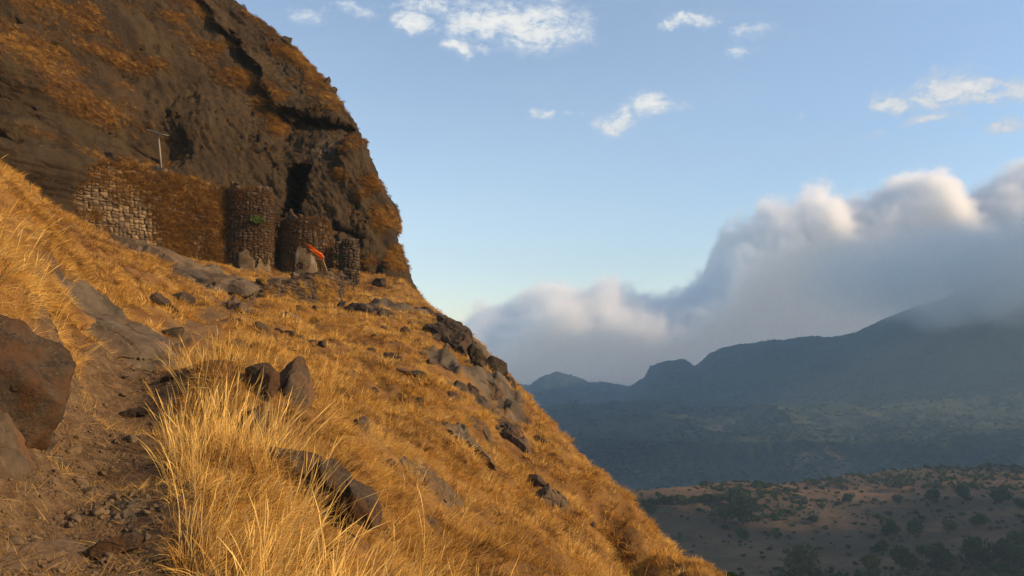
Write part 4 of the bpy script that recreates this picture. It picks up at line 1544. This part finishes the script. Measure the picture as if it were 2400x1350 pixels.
def grow_on_cliff(N=34000):
    r = np.random.default_rng(123)
    flat = CV.reshape(-1, 3)
    nor = CN.reshape(-1, 3)
    vg = CVEG.ravel()
    wgt = vg ** 1.2 + 0.012
    wgt[flat[:, 0] < -75] = 0
    i = r.choice(len(flat), N, p=wgt / wgt.sum())
    p, n = flat[i] + r.normal(size=(N, 3)) * 0.08, nor[i]
    flip = (n[:, 1] > 0) & (n[:, 0] < 0.2)
    n = np.where(flip[:, None], -n, n)
    d = n * 0.75 + np.array([0, 0, 0.75]) + r.normal(size=(N, 3)) * 0.2
    hint = np.tile(np.array([[0.35, -0.3, -1.0]]), (N, 1)) + r.normal(size=(N, 3)) * 0.3
    kind = np.where(r.uniform(0, 1, N) < 0.42 * vg[i], r.integers(7, 10, N), r.integers(10, 13, N))
    tint = np.clip(0.45 + 0.5 * fbm(p * 0.25, 4, 180) + r.normal(size=N) * .1, 0, 1)
    scatter('cliff_brush', tufts, p, dir_euler(d, hint), r.uniform(0.4, 1.0, N), kind, tint, 'rusty dry brush clinging to the cliff ledges', 'brush')


grow_on_cliff()


def grow_on_walls():
    r = np.random.default_rng(321)
    L0, N0, K, T, Sc = [], [], [], [], []
    def put(p, n, kind, tint, sc):
        L0.append(p)
        N0.append(n)
        K.append(kind)
        T.append(tint)
        Sc.append(sc)
    for k in range(9500):           # creeper over the right half of the rampart and its top
        f = r.uniform(0, 1)
        u = f * LW
        zt = r_top(u)
        v = r.uniform(0, 1)
        z = zt - v * (zt - (zA0 + (zB0 - zA0) * f))
        nz = float(fbm(np.array([u * .45, z * .6, 3.0]), 4, 200))
        cov = np.interp(f, [0, .06, .12, .32, .42, .6, 1], [.7, .3, -.2, -.15, .2, .7, .75]) + 1.1 * nz - 0.25 * max(0, v - .55) * (f < .5)
        cov = max(cov, .8 - v * 9)
        if r.uniform() > cov:
            continue
        p, n, t = ramp_surf(u, z)
        put(np.array(p) + np.array(n) * .05, n, int(r.integers(10, 13)) if r.uniform() < .8 else int(r.integers(7, 10)), np.clip(.35 + .4 * nz + r.normal() * .12, 0, 1), r.uniform(.7, 1.5))
    for surf, rad, za, zb, num, seed in ((bsurf, 2.05, bz0, zpx(440, 73), 2200, 5), (tsurf, 2.15, tz0, zpx(512, 75.5), 2000, 9)):
        for k in range(num):
            u = r.uniform(0, R(220) * rad)
            v = r.uniform(0, 1)
            z = za + v * (zb - za)
            nz = float(fbm(np.array([u * .5, z * .5, seed]), 4, 210 + seed))
            if r.uniform() > .42 + .45 * (v > .45) + 1.2 * nz and v < .95:
                continue
            p, n, t = surf(u, z)
            put(np.array(p) + np.array(n) * .05, n, int(r.integers(10, 13)), np.clip(.2 + .4 * nz + r.normal() * .1, 0, 1), r.uniform(.45, 1.0))
    for k in range(1300):            # golden tufts spilling over the retaining wall
        u = r.uniform(0, ret_L)
        v = r.uniform(0, 1)
        z = zpx(np.interp(u / ret_L, [0, .3, .6, .8, 1], [664, 662, 646, 640, 664]), RYm) - v * 2.6
        nz = float(fbm(np.array([u * .8, z * .8, 8.0]), 3, 260))
        if r.uniform() > -.02 + 1.5 * nz + .35 * v + .25 * (u / ret_L > .45):
            continue
        p, n, t = ret_surf(u, z)
        put(np.array(p) + np.array(n) * .08, n, int(r.integers(7, 10)) if r.uniform() < .65 else int(r.integers(10, 13)), np.clip(.5 + .4 * nz + r.normal() * .12, 0, 1), r.uniform(.6, 1.2))
    L0, N0 = np.array(L0), np.array(N0)
    n = len(L0)
    d = N0 * 0.8 + np.array([0, 0, .6]) + r.normal(size=(n, 3)) * .25
    scatter('wall_creeper', tufts, L0, dir_euler(d, np.tile([[0.2, -.3, -1.0]], (n, 1)) + r.normal(size=(n, 3)) * .3), np.array(Sc), np.array(K), np.array(T), 'brown dead creeper hanging over the fort walls', 'creeper')


grow_on_walls()

# gravel on the path
M['pebble'] = rock_material('path_pebble', (0.06, 0.04, 0.022), (0.13, 0.088, 0.048), (0.22, 0.155, 0.09), (0.13, 0.07, 0.03), 6, .4, .5, .5, .01)
gcoll = bpy.data.collections.new('gravel_kinds')
for s_ in range(5):
    me = rock_mesh('pebble', (1, .8, .55), 700 + s_, M['pebble'], 2, 7, 0.12, blocky=.6)
    gcoll.objects.link(bpy.data.objects.new('pebble_%d' % s_, me))


def lay_gravel(N=16000):
    r = np.random.default_rng(55)
    y = np.exp(r.uniform(math.log(3.6), math.log(22), N))
    x = np.interp(y, PATH[:, 1], PATH[:, 0]) + r.normal(size=N) * 0.75
    z, pm, rk = hill_z(x, y, True)
    cl = fbm(np.stack([x * 1.1, y * 1.1, x * 0], 1), 3, 220)
    ok = (pm > .2) & (r.uniform(0, 1, N) < .35 + 1.3 * cl)
    x, y, z = x[ok], y[ok], z[ok]
    n = len(x)
    s = np.clip(0.0075 * np.exp(r.normal(size=n) * .7), .004, .06) * np.interp(y, [4, 20], [1.2, 2.0])
    scatter('gravel', gcoll, np.stack([x, y, z + s * .1], 1), r.uniform(0, 6.28, (n, 3)) * np.array([.1, .1, 1]), s * 2, r.integers(0, 5, n), r.uniform(0, 1, n), 'loose gravel and pebbles on the footpath', 'gravel')


lay_gravel()

# ------------------------------------------------------------------ VALLEY TREES
def leaf_material(name, c0, c1):
    m, nt, out = new_mat(name)
    oi = nt.n('ShaderNodeObjectInfo').outputs['Random']
    isl = nt.n('ShaderNodeNewGeometry').outputs['Random Per Island']
    col = nt.mix(nt.math('ADD', nt.math('MULTIPLY', oi, .6), nt.math('MULTIPLY', isl, .4)), c0, c1)
    d = nt.n('ShaderNodeBsdfDiffuse')
    nt.inp(d, 0, col)
    t = nt.n('ShaderNodeBsdfTranslucent')
    nt.inp(t, 0, col)
    mx = nt.n('ShaderNodeMixShader')
    nt.inp(mx, 0, .2)
    nt.inp(mx, 1, d.outputs[0])
    nt.inp(mx, 2, t.outputs[0])
    nt.inp(out, 0, mx.outputs[0])
    return m


M['leaf'] = leaf_material('dark_leaves', (0.018, 0.032, 0.010), (0.040, 0.062, 0.018))
M['leaf_dry'] = leaf_material('olive_leaves', (0.045, 0.055, 0.018), (0.085, 0.09, 0.03))
M['bark'] = simple_mat('bark', (0.07, 0.05, 0.035), 0.9)


def crown_mesh(name, seed, n, leaf, mat, lobes=8, flat=0.85, lift=0.42):
    r = np.random.default_rng(seed)
    cs, rs = [], []
    for k in range(lobes):
        a = r.uniform(0, 6.28)
        rd = r.uniform(0, .30)
        cs.append((rd * math.cos(a), rd * math.sin(a), lift + r.uniform(-.18, .22) * flat))
        rs.append(r.uniform(.2, .3))
    V_, F_ = [], []
    for i in range(n):
        k = r.integers(lobes)
        d = r.normal(size=3)
        d /= np.linalg.norm(d)
        p = np.array(cs[k]) + d * rs[k] * np.array([1, 1, flat]) * r.uniform(.55, 1.08)
        a = r.normal(size=3)
        a /= np.linalg.norm(a)
        b = np.cross(a, d + r.normal(size=3) * .5)
        b /= np.linalg.norm(b) + 1e-9
        s = leaf * r.uniform(.6, 1.4)
        j = len(V_)
        V_ += [p - a * s, p + b * s * .55, p + a * s, p - b * s * .55]
        F_.append((j, j + 1, j + 2, j + 3))
    return mesh_np(name, V_, np.array(F_), mat, False)


def trunk_mesh(name, seed):
    r = random.Random(seed)
    vs, fs = tube([(0, 0, -.06), (.01, 0, .12), (.0, .015, .3), (.02, 0, .52)], [.05, .035, .028, .016], 7)
    vs = [tuple(v) for v in vs]
    for k in range(4):
        a = r.uniform(0, 6.28)
        v2, f2 = tube([(0, 0, .24), (.09 * math.cos(a), .09 * math.sin(a), .4), (.2 * math.cos(a), .2 * math.sin(a), .56)], [.02, .014, .007], 5)
        o = len(vs)
        vs += [tuple(v) for v in v2]
        fs += [tuple(i + o for i in f) for f in f2]
    return mesh_np(name, vs, fs, M['bark'], True)


CROWN = [crown_mesh('crown', 10 + k, 900, .06, M['leaf'] if k < 4 else M['leaf_dry'], lobes=7 + k) for k in range(6)]
TRUNK = [trunk_mesh('trunk', k) for k in range(3)]
BUSH = [crown_mesh('bush', 30 + k, 190, .1, M['leaf'] if k < 3 else M['leaf_dry'], lobes=5, flat=.6, lift=.2) for k in range(5)]


def plateau_hit(px, py, y0=280, y1=900):
    ys = np.linspace(y0, y1, 700)
    d = P(px, py, 1.0)
    z = plateau_z(d[0] * ys, ys)
    under = np.nonzero(d[2] * ys < z)[0]
    Y = ys[under[0]] if len(under) else y1
    return P(px, py, Y)


def tree(label, px, py, wpx, k, group=None, tall=1.0, at=None, name='tree'):
    b = plateau_hit(px, py) if at is None else np.array(at)
    wd = wpx * b[1] / F
    sc = wd / 0.86
    o = link(name, None, None, tuple(b), label=label, category='tree')
    if group:
        o['group'] = group
    o.rotation_euler = (0, 0, k * 1.3)
    o.scale = (sc, sc, sc * tall)
    link('trunk', TRUNK[k % 3], o)
    link('crown', CROWN[k % 6], o)
    return o


TREES = [
    ('round dark tree on the bare strip, centre of three in a row', 2260, 1172, 36), ('dark tree at the left end of the row on the bare orange strip', 2187, 1176, 36), ('dark tree at the right end of the row near the photo edge', 2345, 1180, 40),
    ('small dark tree standing before the orange field', 1990, 1180, 26), ('thin tree beside the low scrub at the top of the orange field', 2105, 1182, 26), ('pale green tree behind the thin tree', 2112, 1146, 28),
    ('solitary tall dark tree near the right edge in mid plateau', 2297, 1236, 36), ('dark round tree in the middle of the long hedge line', 2145, 1254, 38), ('dark tree at the left of the round hedge tree', 2086, 1256, 40),
    ('single round tree alone on the brown field', 2064, 1294, 32), ('large dense dark tree at the corner of the orange field', 1742, 1228, 62), ('wide dark tree left of the large dense tree', 1700, 1222, 54),
    ('green tree rising above the large dense tree', 1722, 1186, 46), ('low dark tree close under the grassy spur', 1524, 1206, 30), ('small dark tree right of the orange field corner', 1908, 1224, 22),
    ('small dark tree in the sparse hedge below the large dense tree', 1738, 1266, 30), ('low tree in the hedge right of the round hedge tree', 2226, 1248, 36), ('dark tree at the left of the black grove along the bottom edge', 2036, 1340, 44),
    ('dark grove tree at the bottom edge, second from its left end', 2115, 1338, 54), ('broad dark grove tree at the bottom edge', 2200, 1330, 62), ('dark grove tree below the solitary tall tree', 2290, 1322, 60),
    ('dark grove tree at the right bottom corner', 2370, 1330, 74), ('tree on the upper rim of the corner grove', 2385, 1296, 50), ('flat dark tree cut by the bottom edge below the brown field', 1880, 1352, 76),
    ('dark tree at the right photo edge in line with the hedge', 2395, 1195, 28), ('small round tree beside the lone field tree', 2205, 1288, 18), ('low round tree above the corner grove', 2160, 1302, 26)]
for k, (lb, px, py, wp) in enumerate(TREES):
    tree(lb, px, py, wp, k, tall=random.uniform(.85, 1.15))
for k in range(16):
    tree('low hedge tree in the dark green row beyond the spur', 1468 + k * 15 + random.uniform(-5, 5), 1188 - k * .9 + random.uniform(-2, 2), random.uniform(20, 32), k + 2, 'trees of the dark green hedge row', .8)
# near bush whose top shows just over the foot of the spur
bc = P(1700, 1365, 52)
near_bush = tree('dark leafy bush top showing below the tip of the spur', 1700, 1350, 95, 1, at=(bc[0], bc[1], bc[2] - 1.6))

M['leaf_fresh'] = leaf_material('fresh_green_leaves', (0.05, 0.075, 0.014), (0.10, 0.13, 0.03))
M['twig'] = leaf_material('dry_twigs', (0.035, 0.026, 0.014), (0.07, 0.05, 0.022))
for lb_, px, py, Y, sc, mt in [('green shrub growing out of the round bastion wall', 600, 522, 72.45, 1.5, 'leaf_fresh'), ('small green weed on the curtain wall behind the flag', 787, 606, 77.3, 1.0, 'leaf_fresh'),
                               ('dark twiggy bush on the topmost cliff skyline', 540, 14, 98, 1.5, 'twig'), ('low dark bush just right of the topmost skyline bush', 566, 20, 98, 1.3, 'twig'), ('small dark bush on the cliff skyline above the square brown block', 622, 60, 97, 1.0, 'twig'),
                               ('thin dark bush on the skyline left of the slim stone pillar', 722, 146, 96, 1.0, 'twig'), ('dry bush on the nose of rock at the right cliff edge', 925, 488, 88.5, 1.0, 'twig'), ('dark bush on the spur skyline below the crest boulders', 1262, 1003, 35.5, .5, 'twig')]:
    p_ = P(px, py, Y)
    link('shrub', crown_mesh('shrub', int(px), 260, .05 if mt == 'twig' else .07, M[mt], lobes=5, flat=.8, lift=.15), None, tuple(p_), label=lb_, category='shrub').scale = (sc, sc, sc)

rT = random.Random(5)
for k in range(150):
    px, py = rT.uniform(1460, 2400), rT.uniform(1120, 1345)
    b = plateau_hit(px, py)
    if b[1] > 800 or b[2] < -140:
        continue
    s = rT.uniform(2.0, 4.6)
    o = link('shrub', BUSH[k % 5], None, tuple(b), label='small dark shrub dotting the valley plateau', category='shrub', group='shrubs scattered over the plateau')
    o.scale = (s, s, s * rT.uniform(.7, 1.1))
    o.rotation_euler = (0, 0, rT.uniform(0, 6))

bcoll = bpy.data.collections.new('scrub_kinds')
for k in range(5):
    bcoll.objects.link(bpy.data.objects.new('scrub_%d' % k, BUSH[k]))


def plateau_scrub(N=16000):
    r = np.random.default_rng(77)
    y = r.uniform(290, 800, N)
    x = r.uniform(-0.02, .75, N) * y
    z = plateau_z(x, y)
    q = np.stack([x, y, x * 0], 1)
    m = fbm(q * np.array([1 / 90, 1 / 45, 0]), 4, 230, .6)
    edge_band = sstep(y, 640, 720)
    ok = (z > -138) & (r.uniform(0, 1, N) < (.05 + 1.2 * sstep(m, -.02, .25) + .6 * edge_band))
    x, y, z = x[ok], y[ok], z[ok]
    n = len(x)
    scatter('plateau_scrub', bcoll, np.stack([x, y, z], 1), r.uniform(0, 6.28, (n, 3)) * np.array([0, 0, 1]), np.clip(2.6 * np.exp(r.normal(size=n) * .5), 1, 7), r.integers(0, 5, n), r.uniform(0, 1, n), 'low dark scrub and hedges massed over the valley plateau', 'scrub')


plateau_scrub()


def mountain_scrub(N=26000):
    r = np.random.default_rng(78)
    mo = bpy.data.objects['mountain_range'].data
    nv = len(mo.vertices)
    co = np.empty(nv * 3)
    mo.vertices.foreach_get('co', co)
    co = co.reshape(-1, 3)
    ok = (co[:, 1] > 1500) & (co[:, 1] < 4400) & (co[:, 0] < 0.72 * co[:, 1]) & (co[:, 0] > -.05 * co[:, 1])
    idx = np.nonzero(ok)[0]
    m = fbm(co[idx] * np.array([1 / 220, 1 / 140, 0]), 4, 240, .6)
    wt = .25 + sstep(m, -.1, .3)
    i = r.choice(idx, N, p=wt / wt.sum())
    p = co[i] + r.normal(size=(N, 3)) * np.array([5, 6, 0])
    s = r.uniform(5, 11, N)
    p[:, 2] -= 1.5
    scatter('mountain_forest', bcoll, p, r.uniform(0, 6.28, (N, 3)) * np.array([0, 0, 1]), s, r.integers(0, 5, N), r.uniform(0, 1, N), 'far forest cover on the mountain slopes and gorge rim', 'forest')


mountain_scrub()


# ------------------------------------------------------------------ HAZE
def box_obj(name, lo, hi, mat, **tags):
    x0, y0, z0 = lo
    x1, y1, z1 = hi
    v = [(x0, y0, z0), (x1, y0, z0), (x1, y1, z0), (x0, y1, z0), (x0, y0, z1), (x1, y0, z1), (x1, y1, z1), (x0, y1, z1)]
    f = [(0, 3, 2, 1), (4, 5, 6, 7), (0, 1, 5, 4), (1, 2, 6, 5), (2, 3, 7, 6), (3, 0, 4, 7)]
    return link(name, mesh_np(name, v, f, mat, False), **tags)


HAZE_DENSITY = 0.00013
m, nt, out = new_mat('valley_haze')
pv = nt.n('ShaderNodeVolumePrincipled')
nt.inp(pv, 'Color', (0.56, 0.78, 1.0, 1))
nt.inp(pv, 'Density', HAZE_DENSITY)
nt.inp(pv, 'Anisotropy', 0.0)
nt.inp(out, 'Volume', pv.outputs[0])
box_obj('haze', (-1600, -150, -331), (4700, 5300, 570), m, kind='stuff', label='pale blue haze filling the valley air', category='haze')

# ------------------------------------------------------------------ CLOUDS
# the bank behind and over the mountains: ragged cumulus whose tops climb to the right
m, nt, out = new_mat('cloud_bank_vapour')
pos = nt.n('ShaderNodeNewGeometry').outputs['Position']
sp = nt.n('ShaderNodeSeparateXYZ')
nt.inp(sp, 0, pos)
CY = 5750.0
prof = [(900, 800), (1050, 770), (1120, 712), (1190, 690), (1260, 640), (1310, 638), (1360, 655), (1420, 632), (1480, 655), (1560, 665), (1630, 632), (1665, 590), (1690, 530), (1770, 478), (1800, 452), (1850, 455), (1905, 415), (1960, 450),
        (2030, 440), (2090, 395), (2150, 375), (2200, 420), (2250, 445), (2290, 415), (2350, 385), (2420, 350), (2600, 330), (2900, 380), (3300, 470)]
X0, X1, Z0, Z1 = P(900, 800, CY)[0], P(3300, 800, CY)[0], -300.0, 1700.0
fc = nt.n('ShaderNodeFloatCurve')
cm = fc.mapping.curves[0]
pts_ = [((P(px, py, CY)[0] - X0) / (X1 - X0), (P(px, py, CY)[2] - Z0) / (Z1 - Z0)) for px, py in prof]
while len(cm.points) < len(pts_):
    cm.points.new(.5, .5)
for cpnt, (a, b) in zip(cm.points, pts_):
    cpnt.location = (a, b)
    cpnt.handle_type = 'AUTO'
fc.mapping.update()
nt.inp(fc, 'Value', nt.math('MULTIPLY_ADD', sp.outputs[0], 1 / (X1 - X0), -X0 / (X1 - X0)))
hh = nt.math('MULTIPLY_ADD', fc.outputs[0], Z1 - Z0, Z0)
yy = nt.math('MULTIPLY_ADD', sp.outputs[1], 1 / 420.0, -CY / 420.0)
hh = nt.math('SUBTRACT', hh, nt.math('MULTIPLY', nt.math('MULTIPLY', yy, yy), 220))
bil = nt.noise(nt.mapping(pos, (.7, 1, 1.15), (0, R(12), 0)), 0.0034, 5, 0.6)
puf = nt.noise(pos, 0.012, 5, 0.62)
dd = nt.math('SUBTRACT', hh, sp.outputs[2])
dd = nt.math('ADD', dd, nt.math('MULTIPLY_ADD', bil, 420, -240))
dd = nt.math('ADD', dd, nt.math('MULTIPLY_ADD', puf, 330, -165))
den = nt.math('MULTIPLY', nt.smooth(dd, 0, 190), 0.024)
pv = nt.n('ShaderNodeVolumePrincipled')
nt.inp(pv, 'Color', (0.997, 0.997, 0.998, 1))
nt.inp(pv, 'Density', den)
nt.inp(pv, 'Anisotropy', 0.0)
nt.inp(out, 'Volume', pv.outputs[0])
m.cycles.volume_sampling = 'MULTIPLE_IMPORTANCE'
m.cycles.volume_step_rate = 0.45
S.cycles.volume_max_steps = 128
box_obj('cloud_bank', (X0, CY - 440, Z0), (X1, CY + 440, Z1), m, kind='stuff', label='grey and white cloud bank piled over the mountain range', category='clouds')

# unseen cloud lumps added out of frame on the right to shade the valley
m, nt, out = new_mat('shade_cloud_vapour')
pv = nt.n('ShaderNodeVolumePrincipled')
nt.inp(pv, 'Color', (0.98, 0.98, 0.99, 1))
nt.inp(pv, 'Density', 0.02)
nt.inp(out, 'Volume', pv.outputs[0])
rC = random.Random(12)
vs_all, fs_all, off = [], [], 0
gaps = [(2270, 370, 290, 48), (3200, 1600, 650, 220), (2710, 1420, 120, 120)]  # openings placed to let sun reach the shelf and field strip
for k in range(520):
    y = rC.uniform(-60, 3900)
    x = rC.uniform(max(1600, .69 * y + 150), 3900)
    rx, ry, rz = rC.uniform(110, 210), rC.uniform(80, 140), rC.uniform(70, 120)
    y = max(y, ry * 1.15 - 60)
    if any(((x - gx) / (ga + rx * .7)) ** 2 + ((y - gy) / (gb + ry * .7)) ** 2 < 1 for gx, gy, ga, gb in gaps):
        continue
    v, f = ico(2)
    v = v * (1 + .25 * fbm(v * 1.6 + k, 3, k))[:, None] * np.array([rx, ry, rz]) + np.array([x, y, rC.uniform(800, 860)])
    vs_all.append(v)
    fs_all.append(f + off)
    off += len(v)
deck = link('shade_cloud', mesh_np('shade_cloud', np.vstack(vs_all), np.vstack(fs_all), m, True), kind='stuff', label='added cloud out of view that shades the valley', category='clouds')

# mist spilling off the cloud over the right-hand summit
m, nt, out = new_mat('summit_mist_vapour')
pos = nt.n('ShaderNodeNewGeometry').outputs['Position']
mc = P(2400, 640, 2650)
mr = np.array([880.0, 260.0, 215.0])
dv = nt.n('ShaderNodeVectorMath', operation='SUBTRACT')
nt.inp(dv, 0, pos)
dv.inputs[1].default_value = tuple(mc)
ds = nt.n('ShaderNodeVectorMath', operation='DIVIDE')
nt.inp(ds, 0, dv.outputs[0])
ds.inputs[1].default_value = tuple(mr)
ln = nt.n('ShaderNodeVectorMath', operation='LENGTH')
nt.inp(ln, 0, ds.outputs[0])
fall = nt.math('SUBTRACT', nt.math('MULTIPLY_ADD', nt.noise(pos, 0.005, 4, .6), 0.9, 0.55), ln.outputs['Value'])
pv = nt.n('ShaderNodeVolumePrincipled')
nt.inp(pv, 'Color', (0.97, 0.98, 0.99, 1))
nt.inp(pv, 'Density', nt.math('MULTIPLY', nt.smooth(fall, 0.0, 0.8), 0.012))
nt.inp(out, 'Volume', pv.outputs[0])
m.cycles.volume_step_rate = 1.0
box_obj('summit_mist', tuple(mc - mr * 1.25), tuple(mc + mr * 1.25), m, kind='stuff', label='thin mist hiding the right-hand mountain summit', category='mist')
